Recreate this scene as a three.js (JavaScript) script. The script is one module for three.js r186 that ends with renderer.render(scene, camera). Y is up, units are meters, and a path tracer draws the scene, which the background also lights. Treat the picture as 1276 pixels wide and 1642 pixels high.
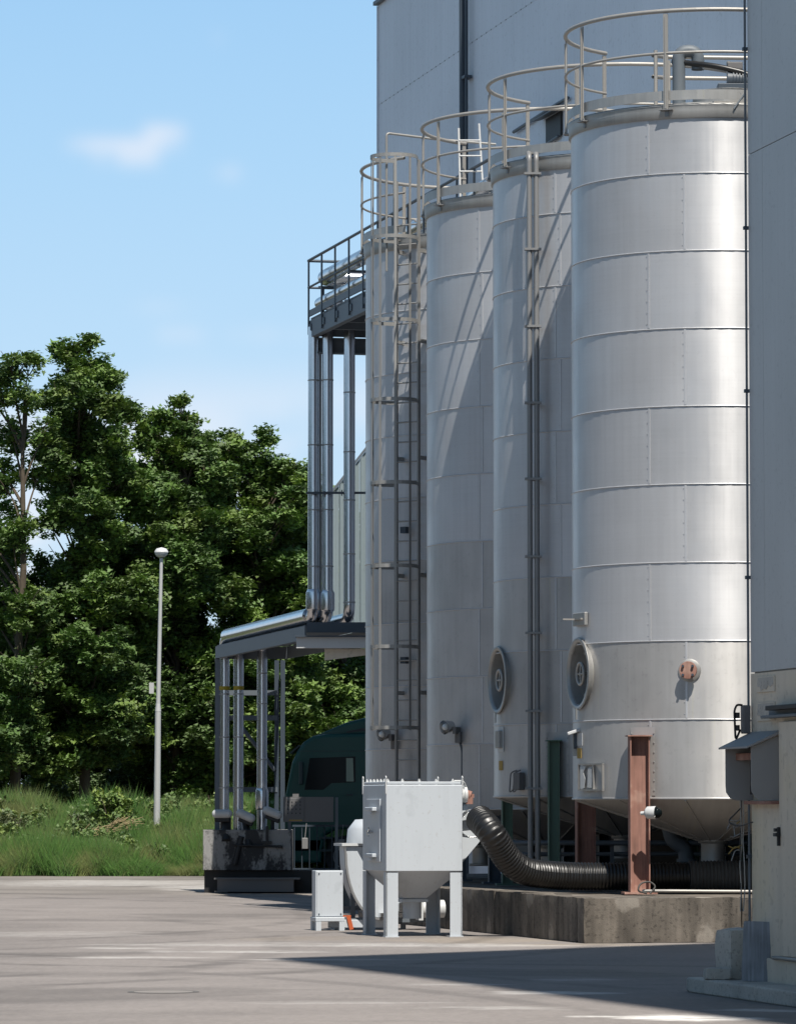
import * as THREE from 'three';
import { mergeGeometries } from 'three/addons/utils/BufferGeometryUtils.js';
import { RoundedBoxGeometry } from 'three/addons/geometries/RoundedBoxGeometry.js';

// ---------------------------------------------------------------- camera, sky, sun, exposure
const scene = new THREE.Scene();
const camera = new THREE.PerspectiveCamera(13.38, 795 / 1024, 0.5, 3000);
camera.position.set(0, 1.6, 0);
camera.lookAt(0, 1.6 + 479 / 70, -100);
const renderer = new THREE.WebGLRenderer({ antialias: true });
renderer.setSize(795, 1024);
renderer.toneMapping = THREE.LinearToneMapping;
renderer.toneMappingExposure = 1.35;
renderer.shadowMap.enabled = true;

const SUN_AZ = 17 * Math.PI / 180, SUN_EL = 59.3 * Math.PI / 180;
const sunDir = new THREE.Vector3(Math.sin(SUN_AZ) * Math.cos(SUN_EL), Math.sin(SUN_EL), Math.cos(SUN_AZ) * Math.cos(SUN_EL));
const sun = new THREE.DirectionalLight(new THREE.Color(1, 0.95, 0.87), 5.0);
sun.position.copy(sunDir).multiplyScalar(150).add(new THREE.Vector3(0, 0, -70));
sun.target.position.set(0, 0, -70);
sun.castShadow = true;
Object.assign(sun.shadow.camera, { left: -70, right: 70, top: 90, bottom: -90, near: 1, far: 400 });
sun.shadow.mapSize.set(4096, 4096);
scene.add(sun, sun.target);

// ---------------------------------------------------------------- seeded noise
let seed = 12345;
const rnd = () => { seed |= 0; seed = seed + 0x6D2B79F5 | 0; let t = Math.imul(seed ^ seed >>> 15, 1 | seed); t = t + Math.imul(t ^ t >>> 7, 61 | t) ^ t; return ((t ^ t >>> 14) >>> 0) / 4294967296; };
const rr = (a, b) => a + (b - a) * rnd();
const lerp = (a, b, t) => a + (b - a) * t, clamp = (x, a = 0, b = 1) => Math.min(b, Math.max(a, x));
const sstep = (a, b, x) => { const t = clamp((x - a) / (b - a)); return t * t * (3 - 2 * t); };
const hash = (x, y, s) => { let h = Math.imul(x, 374761393) ^ Math.imul(y, 668265263) ^ Math.imul(s + 17, 1442695041); h = Math.imul(h ^ h >>> 13, 1274126177); return ((h ^ h >>> 16) >>> 0) / 4294967296; };
function vnoise(x, y, s = 0, px = 0, py = 0) {          // value noise, tiling with period px, py when given
  let xi = Math.floor(x), yi = Math.floor(y); const fx = x - xi, fy = y - yi;
  let x1 = xi + 1, y1 = yi + 1;
  if (px) { xi = ((xi % px) + px) % px; x1 = ((x1 % px) + px) % px; }
  if (py) { yi = ((yi % py) + py) % py; y1 = ((y1 % py) + py) % py; }
  const u = fx * fx * (3 - 2 * fx), v = fy * fy * (3 - 2 * fy);
  return lerp(lerp(hash(xi, yi, s), hash(x1, yi, s), u), lerp(hash(xi, y1, s), hash(x1, y1, s), u), v);
}
function fbm(x, y, oct, s = 0, px = 0, py = 0) {
  let a = 0.5, v = 0, n = 0;
  for (let i = 0; i < oct; i++) { v += a * vnoise(x, y, s + i * 31, px, py); n += a; x *= 2; y *= 2; px *= 2; py *= 2; a *= 0.5; }
  return v / n;
}
const toS = (c) => c <= 0.0031308 ? 12.92 * c : 1.055 * Math.pow(c, 1 / 2.4) - 0.055;

// ---------------------------------------------------------------- sky: air and clouds
{
  const W = 2048, H = 1024, data = new Float32Array(W * H * 4);
  const stops = [[-90, .20, .21, .22], [-1, .38, .43, .50], [0, .49, .59, .69], [3, .45, .585, .71], [6, .375, .545, .71], [8.5, .315, .505, .70], [11, .265, .46, .68], [20, .14, .245, .39], [45, .065, .12, .21], [90, .04, .08, .15]];
  const clouds = [[-3.6, 8.66, .74, .19, .62], [-3.15, 8.82, .42, .17, .62], [-2.22, 8.4, .2, .09, .3], [-2.78, 6.18, .65, .12, .22], [-3.1, 6.6, .5, .08, .12], [-1.8, 6.2, .8, .1, .14], [-2.4, 10.05, .17, .06, .12]];
  for (let j = 0; j < H; j++) {
    const el = ((j + .5) / H - .5) * 180;
    let k = 0; while (k < stops.length - 2 && el > stops[k + 1][0]) k++;
    const t = clamp((el - stops[k][0]) / (stops[k + 1][0] - stops[k][0]));
    for (let i = 0; i < W; i++) {
      const az = ((i + .5) / W - .25) * 360;            // degrees to the right of the view
      let c = [0, 1, 2].map(n => lerp(stops[k][n + 1], stops[k + 1][n + 1], t));
      let m = 0;
      if (el > -1 && el < 40) {
        const n = fbm(i / 16, el * .9, 5, 3, W / 16, 0);
        m = sstep(.5, .72, n) * sstep(-1, .5, el) * (1 - sstep(4.2, 6.2, el)) * .95;
        const n2 = fbm(i / 48, el * .22, 5, 9, Math.round(W / 48), 0);
        m = Math.max(m, sstep(.62, .9, n2) * sstep(13, 18, el) * .5);
        for (const [ca, ce, ra, re, s] of clouds) {
          const q = Math.hypot((az - ca) / ra, (el - ce) / re) - (fbm(az * 4 + 50, el * 9, 4, 5) - .5) * 1.1;
          m = Math.max(m, s * (1 - sstep(.35, 1.15, q)));
        }
      }
      const o = (j * W + i) * 4, w = [.66, .67, .72];
      for (let n = 0; n < 3; n++) data[o + n] = lerp(c[n], w[n], m);
      data[o + 3] = 1;
    }
  }
  const t = new THREE.DataTexture(data, W, H, THREE.RGBAFormat, THREE.FloatType);
  t.mapping = THREE.EquirectangularReflectionMapping; t.magFilter = THREE.LinearFilter; t.minFilter = THREE.LinearFilter; t.wrapS = THREE.RepeatWrapping; t.needsUpdate = true;
  scene.background = t; scene.environment = t;
}

// ---------------------------------------------------------------- textures (colour, grain, stains only)
function tex(W, H, fn, srgb = true) {
  const d = new Uint8Array(W * H * 4);
  for (let j = 0; j < H; j++) for (let i = 0; i < W; i++) {
    const c = fn(i / W, j / H), o = (j * W + i) * 4;
    for (let n = 0; n < 3; n++) d[o + n] = Math.round(255 * clamp(srgb ? toS(clamp(c[n])) : c[n]));
    d[o + 3] = 255;
  }
  const t = new THREE.DataTexture(d, W, H, THREE.RGBAFormat);
  if (srgb) t.colorSpace = THREE.SRGBColorSpace;
  t.wrapS = t.wrapT = THREE.RepeatWrapping; t.magFilter = THREE.LinearFilter; t.minFilter = THREE.LinearMipmapLinearFilter; t.generateMipmaps = true; t.needsUpdate = true;
  return t;
}
const rep = (t, s, sy = s) => { const c = t.clone(); c.repeat.set(1 / s, 1 / sy); c.needsUpdate = true; return c; };
const grain = tex(512, 512, (u, v) => { const n = .55 * fbm(u * 64, v * 64, 3, 1, 64, 64) + .45 * fbm(u * 8, v * 8, 4, 2, 8, 8); return [n, n, n]; }, false);
const wobble = tex(256, 256, (u, v) => { const n = fbm(u * 5, v * 4, 3, 6, 5, 4); return [n, n, n]; }, false);
const steelMap = tex(1024, 1024, (u, v) => {            // 4 m: brushed sheet with run-off streaks and blotches
  const st = fbm(u * 90, v * 2, 3, 11, 90, 2), bl = fbm(u * 6, v * 5, 5, 12, 6, 5), br = fbm(u * 4, v * 256, 2, 13, 4, 256), sp = fbm(u * 120, v * 120, 2, 14, 120, 120);
  const k = 1 + .09 * (st - .5) + .16 * (bl - .5) + .05 * (br - .5) - .04 * sstep(.74, .86, sp);
  return [.63 * k, .632 * k, .645 * k];
});
const steelDirty = tex(1024, 1024, (u, v) => {
  const st = fbm(u * 70, v * 3, 4, 21, 70, 3), bl = fbm(u * 7, v * 7, 5, 22, 7, 7), sp = fbm(u * 90, v * 90, 3, 24, 90, 90);
  let k = .92 + .16 * (st - .5) + .34 * (bl - .5) - .07 * sstep(.68, .82, sp);
  const ru = sstep(.72, .85, st) * .12;
  return [.57 * k, (.56 - .02 * ru) * k, (.55 - .3 * ru) * k];
});
const steelRough = tex(512, 512, (u, v) => { const n = .5 + .5 * (fbm(u * 6, v * 6, 4, 31, 6, 6) - .5) * .4 + .1 * (fbm(u * 120, v * 4, 2, 32, 120, 4) - .5); return [n, n, n]; }, false);
const renderMap = tex(1024, 1024, (u, v) => {           // 6 m of old painted render
  const a = fbm(u * 5, v * 5, 6, 41, 5, 5), st = fbm(u * 60, v * 3, 4, 42, 60, 3), sp = fbm(u * 110, v * 110, 2, 43, 110, 110);
  const k = 1 + .35 * (a - .5) + .22 * (st - .5) - .15 * sstep(.68, .8, sp), y = sstep(.55, .75, a);
  return [.50 * k, (.475 - .01 * y) * k, (.425 - .05 * y) * k];
});
const paintMap = tex(1024, 1024, (u, v) => {            // 8 m of painted cladding, rain streaks
  const a = fbm(u * 4, v * 4, 5, 51, 4, 4), st = fbm(u * 110, v * 3, 4, 52, 110, 3), sp = fbm(u * 160, v * 160, 2, 53, 160, 160);
  const k = 1 + .16 * (a - .5) + .09 * (st - .5) - .10 * sstep(.72, .82, sp);
  return [.60 * k, .625 * k, .64 * k];
});
const concreteMap = tex(1024, 1024, (u, v) => {         // 3 m
  const a = fbm(u * 6, v * 6, 6, 61, 6, 6), st = fbm(u * 26, v * 2, 4, 62, 26, 2), sp = fbm(u * 90, v * 90, 3, 63, 90, 90), q = fbm(u * 30, v * 30, 3, 64, 30, 30);
  const k = .92 + .6 * (a - .5) + 1.3 * (st - .5) - .3 * sstep(.6, .75, sp) + .3 * (q - .5), w = sstep(.66, .72, a) * .5;
  return [lerp(.165 * k, .40, w), lerp(.142 * k, .36, w), lerp(.118 * k, .31, w)];
});
const paleConcrete = tex(512, 512, (u, v) => {
  const a = fbm(u * 6, v * 6, 6, 66, 6, 6), sp = fbm(u * 70, v * 70, 3, 67, 70, 70);
  const k = 1 + .5 * (a - .5) - .25 * sstep(.6, .75, sp); return [.40 * k, .385 * k, .36 * k];
});
const tubMap = tex(512, 512, (u, v) => {                // whitish trough soaked with black residue
  const a = fbm(u * 5, v * 4, 6, 71, 5, 4), d = fbm(u * 22, v * 6, 5, 72, 22, 6);
  const blk = sstep(.42, .62, .40 * a + .42 * d + .18 * fbm(u * 60, v * 50, 3, 73, 60, 50) + .07 * Math.sin(Math.PI * u)), k = .85 + .3 * d;
  return [lerp(.34 * k, .04, blk), lerp(.335 * k, .04, blk), lerp(.325 * k, .042, blk)];
});
const rustMap = tex(512, 512, (u, v) => {
  const a = fbm(u * 6, v * 6, 6, 81, 6, 6), st = fbm(u * 60, v * 4, 4, 82, 60, 4);
  const k = .8 + .5 * (st - .5) + .4 * (a - .5), w = sstep(.56, .72, a);
  return [lerp(.40, .48, w) * k, lerp(.215, .30, w) * k, lerp(.165, .235, w) * k];
});
const greyPaint = tex(512, 512, (u, v) => { const a = fbm(u * 6, v * 6, 5, 91, 6, 6), s = fbm(u * 90, v * 90, 2, 92, 90, 90), k = 1 + .12 * (a - .5) - .10 * sstep(.80, .88, s); return [k, k, k]; });
const whiteMap = tex(512, 512, (u, v) => { const a = fbm(u * 5, v * 5, 5, 131, 5, 5), st = fbm(u * 50, v * 2, 4, 132, 50, 2), d = fbm(u * 14, v * 14, 4, 133, 14, 14), r = sstep(.78, .86, fbm(u * 70, v * 60, 2, 134, 70, 60)); const k = 1 + .10 * (a - .5) + .10 * (st - .5) - .10 * sstep(.62, .78, d) * sstep(.45, .6, a); return [k * lerp(1, .6, r * .22), k * lerp(1, .5, r * .22), k * lerp(1, .42, r * .22)]; });
const barkMap = tex(256, 512, (u, v) => { const a = fbm(u * 14, v * 5, 5, 95, 14, 5), k = .5 + a; return [.075 * k, .058 * k, .040 * k]; });
const woodMap = tex(256, 512, (u, v) => { const a = fbm(u * 30, v * 2, 5, 97, 30, 2), b = fbm(u * 4, v * 4, 4, 98, 4, 4), k = .55 + .7 * a + .35 * (b - .5); return [.34 * k, .36 * k, .39 * k]; });

// yard asphalt: 28 m wide, 80 m deep, with wheel streaks and spilt powder
const spills = [[2.15, 34.0, .62, .6, 1.2], [2.9, 35.2, .35, .3, .55], [1.45, 38.6, .55, .35, .55], [.5, 40.4, .5, .3, .28], [1.7, 41.5, .5, .35, .22], [-3.0, 47.9, .9, .35, .32], [-1.8, 49.8, 1.0, .5, .35], [-3.2, 51.2, .6, .4, .3], [-.9, 47.2, 1.0, .25, .25], [-1.9, 52.4, 1.6, .9, .22], [.9, 35.6, .6, .4, .25], [-.4, 36.6, .8, .35, .15], [-4.6, 57, 1.5, 1.6, .15], [0, 52.2, 1.6, .8, .3], [1.6, 52.1, .8, .35, .3], [-3.5, 92, 2.0, 4, .35], [-6.5, 97, 3, 5, .3]];
const arcs = [[-30, 60, 31.5, .16, .26], [-30, 60, 33.3, .16, .24], [-26, 66, 24.6, .14, .2], [-26, 66, 26.4, .14, .22], [12, 78, 34, .18, .2], [12, 78, 36, .18, .2], [-22, 30, 24, .15, .22], [-22, 30, 25.9, .15, .22], [-40, 52, 38.6, .2, .18]];
const sands = [[.9, 54.4, 1.3, 1.6, .6], [2.0, 52.4, 1.4, .6, .6], [-1.0, 55, 1.2, 1.2, .35], [-2.5, 84, 1.6, 1.5, .5], [2.2, 44, 1.2, 2.5, .25]];
const asphaltMap = tex(2048, 2048, (u, v) => {
  const x = u * 28 - 14, D = v * 80 + 28;
  const wx = x + 3 * (fbm(x * .21 + 5, D * .17, 3, 111) - .5), wD = D + 4 * (fbm(x * .25, D * .13 + 7, 3, 112) - .5);
  const a = fbm(wx * .5 + 40, wD * .16, 5, 101), st = fbm(wx * .22 + 9, wD * .9, 5, 102), st2 = fbm((wx + .9 * wD) * .12, (wD - .35 * wx) * 1.3, 4, 103), f = fbm(x * 22, D * 6, 3, 104), g = hash(Math.round(u * 2048), Math.round(v * 2048), 7);
  let k = 1 + .46 * (a - .5) + .18 * (st - .5) + .20 * (st2 - .5) + .22 * (f - .5) + .10 * (g - .5);
  k *= 1 - .22 * sstep(.56, .70, fbm(wx * .35 + 3, wD * .5 + 8, 4, 107));
  for (const [cx, cD, cr, w, q] of arcs) { const e = Math.abs(Math.hypot(x - cx, D - cD) - cr); if (e < w * 1.6) k *= 1 - q * sstep(w * 1.6, w * .4, e) * sstep(.34, .6, fbm(x * 1.1 + cx, D * .9, 4, 115)); }
  let r = .262 * k, gg = .234 * k, b = .218 * k;
  const sand = sstep(80, 92, D + 6 * (a - .5) - .4 * x) * .55;
  r = lerp(r, .25 * k, sand); gg = lerp(gg, .222 * k, sand); b = lerp(b, .19 * k, sand);
  for (const [sx, sD, rx, rD, q] of sands) { const e = Math.hypot((x - sx) / rx, (D - sD) / rD), w = q * sstep(1.2, .3, e + .9 * (fbm(x * 1.7, D * 1.9, 4, 117) - .5)); r = lerp(r, .33 * k, w); gg = lerp(gg, .275 * k, w); b = lerp(b, .215 * k, w); }
  let p = 0;
  for (const [sx, sD, rx, rD, s] of spills) {
    const q = Math.hypot((x - sx) / rx, (D - sD) / rD); if (q > 2) continue;
    p = Math.max(p, s * sstep(1.25, .25, q + 1.5 * (fbm(x * 2.2, D * 3.6, 5, 106) - .5)) * (.75 + 1.1 * (fbm(x * 14, D * 9, 3, 108) - .3)));
  }
  p = clamp(p);
  return [lerp(r, .86, p), lerp(gg, .83, p), lerp(b, .79, p)];
});
asphaltMap.wrapS = asphaltMap.wrapT = THREE.MirroredRepeatWrapping;

// ---------------------------------------------------------------- materials
const M = {};
const std = (o) => new THREE.MeshStandardMaterial(o);
const lin = (r, g, b) => new THREE.Color().setRGB(r, g, b);
const tinted = (map, size, o) => std({ map: rep(map, size), ...o });
M.asphalt = std({ map: asphaltMap, roughness: .93, bumpMap: null });
M.soil = tinted(concreteMap, 3, { color: lin(.35, .42, .2), roughness: 1 });
const steel = (map, k, metal, rough) => new THREE.MeshPhysicalMaterial({ map: rep(map, 4), color: lin(k, k, k), metalness: metal, roughness: rough, roughnessMap: rep(steelRough, 3), bumpMap: rep(wobble, 3.1, 1.7), bumpScale: .003, anisotropy: .78, anisotropyRotation: Math.PI / 2 });
M.steel = [1.06, 1.0, .95, 1.03].map(k => steel(steelMap, k * 1.06, .48, .94));
M.steelDirty = [1.05, 1.0, .94].map(k => steel(steelDirty, k * 1.10, .46, .95));
M.rim = tinted(steelDirty, 2.3, { color: lin(.9, .9, .88), metalness: .55, roughness: .5 });
M.galv = tinted(greyPaint, 1.5, { color: lin(.44, .42, .39), metalness: .35, roughness: .5 });
M.ladder = tinted(greyPaint, 1.5, { color: lin(.37, .365, .35), metalness: .35, roughness: .5 });
M.galvPole = tinted(greyPaint, 1.5, { color: lin(.30, .30, .30), metalness: .3, roughness: .5 });
M.jacket = tinted(steelMap, 1.7, { color: lin(1.25, 1.25, 1.27), metalness: .95, roughness: .22 });
M.darkPaint = tinted(greyPaint, 1.5, { color: lin(.055, .075, .10), roughness: .5 });
M.gantry = tinted(greyPaint, 1.5, { color: lin(.14, .165, .19), roughness: .55 });
M.tower = tinted(paintMap, 8, { color: lin(1.40, 1.42, 1.50), roughness: .6 });
M.cladding = tinted(paintMap, 5, { color: lin(.98, .97, .96), roughness: .5 });
M.render = tinted(renderMap, 6, { color: lin(1.55, 1.46, 1.34), roughness: .95, bumpMap: rep(grain, 1.2), bumpScale: .004 });
M.concrete = tinted(concreteMap, 3, { roughness: .95, bumpMap: rep(grain, .6), bumpScale: .004 });
M.pale = tinted(paleConcrete, 1.6, { color: lin(1.45, 1.42, 1.36), roughness: .95, bumpMap: rep(grain, .7), bumpScale: .008 });
M.tub = tinted(tubMap, 1.75, { roughness: .85 });
M.rust = tinted(rustMap, 1.2, { color: lin(1.05, 1, 1), roughness: .8 });
M.green = tinted(greyPaint, 1.4, { color: lin(.12, .20, .15), roughness: .6 });
M.white = tinted(whiteMap, 2, { color: lin(.60, .64, .68), roughness: .42 });
M.whiteTrim = tinted(greyPaint, 2.4, { color: lin(.66, .67, .67), roughness: .5 });
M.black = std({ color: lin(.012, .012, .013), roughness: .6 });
M.hose = tinted(greyPaint, 1.1, { color: lin(.012, .012, .0125), roughness: .38 });
M.hoseGrey = tinted(greyPaint, 1.1, { color: lin(.075, .072, .068), roughness: .7 });
M.rubber = std({ color: lin(.02, .02, .02), roughness: .9 });
M.corr = tinted(paintMap, 4, { color: lin(.42, .50, .52), roughness: .5 });
M.truck = new THREE.MeshPhysicalMaterial({ color: lin(.004, .058, .045), roughness: .4, specularIntensity: .5, clearcoat: .15, clearcoatRoughness: .1 });
M.truckTrim = std({ color: lin(.012, .03, .03), roughness: .6 });
M.glass = new THREE.MeshPhysicalMaterial({ color: lin(.006, .009, .01), roughness: .08, metalness: 0, specularIntensity: .15 });
M.chrome = std({ color: lin(.7, .7, .7), metalness: 1, roughness: .25 });
M.yellow = std({ color: lin(.42, .32, .02), roughness: .7 });
M.ochre = std({ color: lin(.45, .30, .08), roughness: .8 });
M.orange = std({ color: lin(.55, .11, .03), roughness: .7 });
M.lampGlass = std({ color: lin(.6, .62, .62), roughness: .25 });
M.panel = tinted(greyPaint, 1, { color: lin(.17, .165, .165), roughness: .6 });
M.hood = tinted(greyPaint, .8, { color: lin(.36, .35, .34), roughness: .7 });
M.postGrey = tinted(greyPaint, 1.5, { color: lin(.60, .60, .59), metalness: .2, roughness: .55 });
M.wood = tinted(woodMap, .5, { roughness: .95, bumpMap: rep(woodMap, .5), bumpScale: .004 });
M.bark = tinted(barkMap, .9, { roughness: 1, bumpMap: rep(barkMap, .9), bumpScale: .02 });
M.leaf = new THREE.MeshPhysicalMaterial({ color: 0xffffff, roughness: .6, transmission: .36, thickness: 0, side: THREE.DoubleSide, vertexColors: false });
M.grass = new THREE.MeshPhysicalMaterial({ color: 0xffffff, roughness: .8, transmission: .3, thickness: 0, side: THREE.DoubleSide });

// paints and metals are weathered and dusty: keep their base colours on the low side
for (const [k, m] of Object.entries(M)) if (!['leaf', 'grass', 'bark', 'lampGlass', 'glass', 'black'].includes(k)) for (const q of [m].flat()) q.color.multiplyScalar(.76);

// ---------------------------------------------------------------- geometry helpers
const V = (x, y, z) => new THREE.Vector3(x, y, z);
const turn = (g, { rx = 0, ry = 0, rz = 0 } = {}) => { if (rx) g.rotateX(rx); if (rz) g.rotateZ(rz); if (ry) g.rotateY(ry); return g; };
const box = (cx, cy, cz, w, h, d, o = {}) => turn(o.b ? new RoundedBoxGeometry(w, h, d, 1, o.b) : new THREE.BoxGeometry(w, h, d), o).translate(cx, cy, cz);
const slab = (x0, x1, y0, y1, z0, z1, b) => box((x0 + x1) / 2, (y0 + y1) / 2, (z0 + z1) / 2, Math.abs(x1 - x0), Math.abs(y1 - y0), Math.abs(z1 - z0), { b });
function cyl(p, q, r, seg = 10, r2 = r) {
  const a = V(...p), b = V(...q), d = b.clone().sub(a), L = d.length();
  const g = new THREE.CylinderGeometry(r2, r, L, seg);
  g.applyQuaternion(new THREE.Quaternion().setFromUnitVectors(V(0, 1, 0), d.normalize()));
  const m = a.add(b).multiplyScalar(.5); return g.translate(m.x, m.y, m.z);
}
class Poly extends THREE.Curve {
  constructor(p) { super(); this.p = p; this.l = [0]; for (let i = 1; i < p.length; i++) this.l.push(this.l[i - 1] + p[i].distanceTo(p[i - 1])); }
  getPoint(t, o = V(0, 0, 0)) { const s = t * this.l[this.l.length - 1]; let i = 1; while (i < this.l.length - 1 && this.l[i] < s) i++; return o.lerpVectors(this.p[i - 1], this.p[i], clamp((s - this.l[i - 1]) / (this.l[i] - this.l[i - 1] || 1))); }
}
function bentPath(pts, bend) {                          // polyline with rounded corners
  const P = pts.map(p => V(...p)), out = [P[0]];
  for (let i = 1; i < P.length - 1; i++) {
    const a = P[i - 1].clone().sub(P[i]), b = P[i + 1].clone().sub(P[i]), d = Math.min(bend, a.length() * .48, b.length() * .48);
    const s = P[i].clone().add(a.normalize().multiplyScalar(d)), e = P[i].clone().add(b.normalize().multiplyScalar(d));
    for (let k = 0; k <= 6; k++) { const t = k / 6; out.push(s.clone().multiplyScalar((1 - t) * (1 - t)).add(P[i].clone().multiplyScalar(2 * t * (1 - t))).add(e.clone().multiplyScalar(t * t))); }
  }
  out.push(P[P.length - 1]); return out;
}
function tube(pts, r, { bend = .1, seg = 8, fn } = {}) { // frames carried along a rounded polyline; fn(s) scales the radius
  let P = bentPath(pts, bend);
  if (fn) { const c = new Poly(P), n = Math.ceil(c.l[c.l.length - 1] / fn.step); P = Array.from({ length: n + 1 }, (_, i) => c.getPoint(i / n)); }
  const pos = [], nor = [], uv = [], idx = []; let N = null, s = 0;
  for (let i = 0; i < P.length; i++) {
    const T = P[Math.min(i + 1, P.length - 1)].clone().sub(P[Math.max(i - 1, 0)]).normalize();
    if (!N) { N = Math.abs(T.y) < .9 ? V(0, 1, 0) : V(1, 0, 0); }
    N = N.clone().sub(T.clone().multiplyScalar(N.dot(T))).normalize(); const B = T.clone().cross(N);
    if (i) s += P[i].distanceTo(P[i - 1]);
    const R = fn ? r * fn.f(s) : r;
    for (let k = 0; k <= seg; k++) { const a = k / seg * Math.PI * 2, n = N.clone().multiplyScalar(Math.cos(a)).add(B.clone().multiplyScalar(Math.sin(a))); pos.push(P[i].x + n.x * R, P[i].y + n.y * R, P[i].z + n.z * R); nor.push(n.x, n.y, n.z); uv.push(k / seg * 6.283 * r, s); }
  }
  for (let i = 0; i < P.length - 1; i++) for (let k = 0; k < seg; k++) { const a = i * (seg + 1) + k, b = a + seg + 1; idx.push(a, a + 1, b, a + 1, b + 1, b); }
  for (const [i, f] of [[0, -1], [P.length - 1, 1]]) { const c = pos.length / 3; pos.push(P[i].x, P[i].y, P[i].z); nor.push(0, 0, f); uv.push(0, 0); for (let k = 0; k < seg; k++) { const a = i * (seg + 1) + k; f > 0 ? idx.push(c, a, a + 1) : idx.push(c, a + 1, a); } }
  const g = new THREE.BufferGeometry(); g.setAttribute('position', new THREE.Float32BufferAttribute(pos, 3)); g.setAttribute('normal', new THREE.Float32BufferAttribute(nor, 3)); g.setAttribute('uv', new THREE.Float32BufferAttribute(uv, 2)); g.setIndex(idx);
  if (fn) g.computeVertexNormals();
  return g;
}
const arcPts = (R, y, a0, a1, n = 40) => Array.from({ length: n + 1 }, (_, i) => { const a = (a0 + (a1 - a0) * i / n) * Math.PI / 180; return [R * Math.sin(a), y, R * Math.cos(a)]; });
function flatBar(pts, thick, h) {                       // upright flat bar following points at one height each
  const P = pts.map(p => V(...p)), pos = [], idx = [];
  P.forEach((p, i) => {
    const T = P[Math.min(i + 1, P.length - 1)].clone().sub(P[Math.max(i - 1, 0)]).normalize(), n = V(T.z, 0, -T.x).multiplyScalar(thick / 2);
    for (const [s, y] of [[1, 0], [1, h], [-1, h], [-1, 0]]) pos.push(p.x + s * n.x, p.y + y, p.z + s * n.z);
  });
  for (let i = 0; i < P.length - 1; i++) for (let k = 0; k < 4; k++) { const a = i * 4 + k, b = i * 4 + (k + 1) % 4; idx.push(a, b, a + 4, b, b + 4, a + 4); }
  const e = (P.length - 1) * 4; idx.push(0, 2, 1, 0, 3, 2, e, e + 1, e + 2, e, e + 2, e + 3);
  let g = new THREE.BufferGeometry(); g.setAttribute('position', new THREE.Float32BufferAttribute(pos, 3)); g.setIndex(idx); g = g.toNonIndexed(); g.computeVertexNormals(); return g;
}
const lathe = (prof, seg = 48, a0 = 0, len = Math.PI * 2) => new THREE.LatheGeometry(prof.map(p => new THREE.Vector2(...p)), seg, a0, len);
function prism(pts, depth, bevel = 0) {                 // outline in x, y pushed along +z
  const s = new THREE.Shape(pts.map(p => new THREE.Vector2(...p)));
  return new THREE.ExtrudeGeometry(s, { depth: depth - 2 * bevel, bevelEnabled: bevel > 0, bevelSize: bevel, bevelThickness: bevel, bevelOffset: -bevel, bevelSegments: 3, curveSegments: 6 }).translate(0, 0, bevel);
}
function iBeam(w, d, h, t = .016) {                     // I section, flanges facing z, standing from y = 0
  return [box(0, h / 2, d / 2 - t / 2, w, h, t), box(0, h / 2, -d / 2 + t / 2, w, h, t), box(0, h / 2, 0, t, h, d - 2 * t)];
}
function prep(g) {
  const ud = g.userData; g = g.index ? g.toNonIndexed() : g; g.userData = ud;
  for (const k of Object.keys(g.attributes)) if (!['position', 'normal', 'uv'].includes(k)) g.deleteAttribute(k);
  if (!g.userData.keep) {                               // uv in metres from the face direction
    const p = g.attributes.position, n = g.attributes.normal, uv = new Float32Array(p.count * 2);
    for (let i = 0; i < p.count; i += 3) {
      let ax = 0, ay = 0, az = 0; for (let k = 0; k < 3; k++) { ax += n.getX(i + k); ay += n.getY(i + k); az += n.getZ(i + k); }
      ax = Math.abs(ax); ay = Math.abs(ay); az = Math.abs(az);
      for (let k = 0; k < 3; k++) { const j = i + k, x = p.getX(j), y = p.getY(j), z = p.getZ(j); uv[j * 2] = ay > ax && ay > az ? x : ax > az ? z : x; uv[j * 2 + 1] = ay > ax && ay > az ? z : y; }
    }
    g.setAttribute('uv', new THREE.BufferAttribute(uv, 2));
  }
  g.morphAttributes = {}; return g;
}
const merge = (gs) => { const a = [gs].flat(3).map(prep); return a.length > 1 ? mergeGeometries(a) : a[0]; };
function mesh(name, geos, mat, parent) { const m = new THREE.Mesh(geos.isBufferGeometry && geos.userData.ready ? geos : merge(geos), mat); m.name = name; m.castShadow = m.receiveShadow = true; (parent || scene).add(m); return m; }
const taken = {};
const numbered = (n) => { const k = taken[n] = (taken[n] ?? -1) + 1; return k ? `${n}_${String(k).padStart(3, '0')}` : n; };
function tag(o, label, category, group) { o.userData.label = label; o.userData.category = category; if (group) o.userData.group = group; return o; }
function thing(name, label, category, pos = [0, 0, 0], ry = 0, group) { const g = new THREE.Group(); g.name = numbered(name); g.position.set(...pos); g.rotation.y = ry; scene.add(g); return tag(g, label, category, group); }
function single(name, geos, mat, label, category, group) { return tag(mesh(numbered(name), geos, mat), label, category, group); }
function struct(name, geos, mat) { const m = mesh(numbered(name), geos, mat); m.userData.kind = 'structure'; return m; }
const deg = (a) => a * Math.PI / 180;

// the row of silos runs towards the camera and a little to the right
const ROW = Math.atan(.244);
const rowX = (D, off = 0) => 1.312 + .244 * (68.4 - D) + off;

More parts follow.
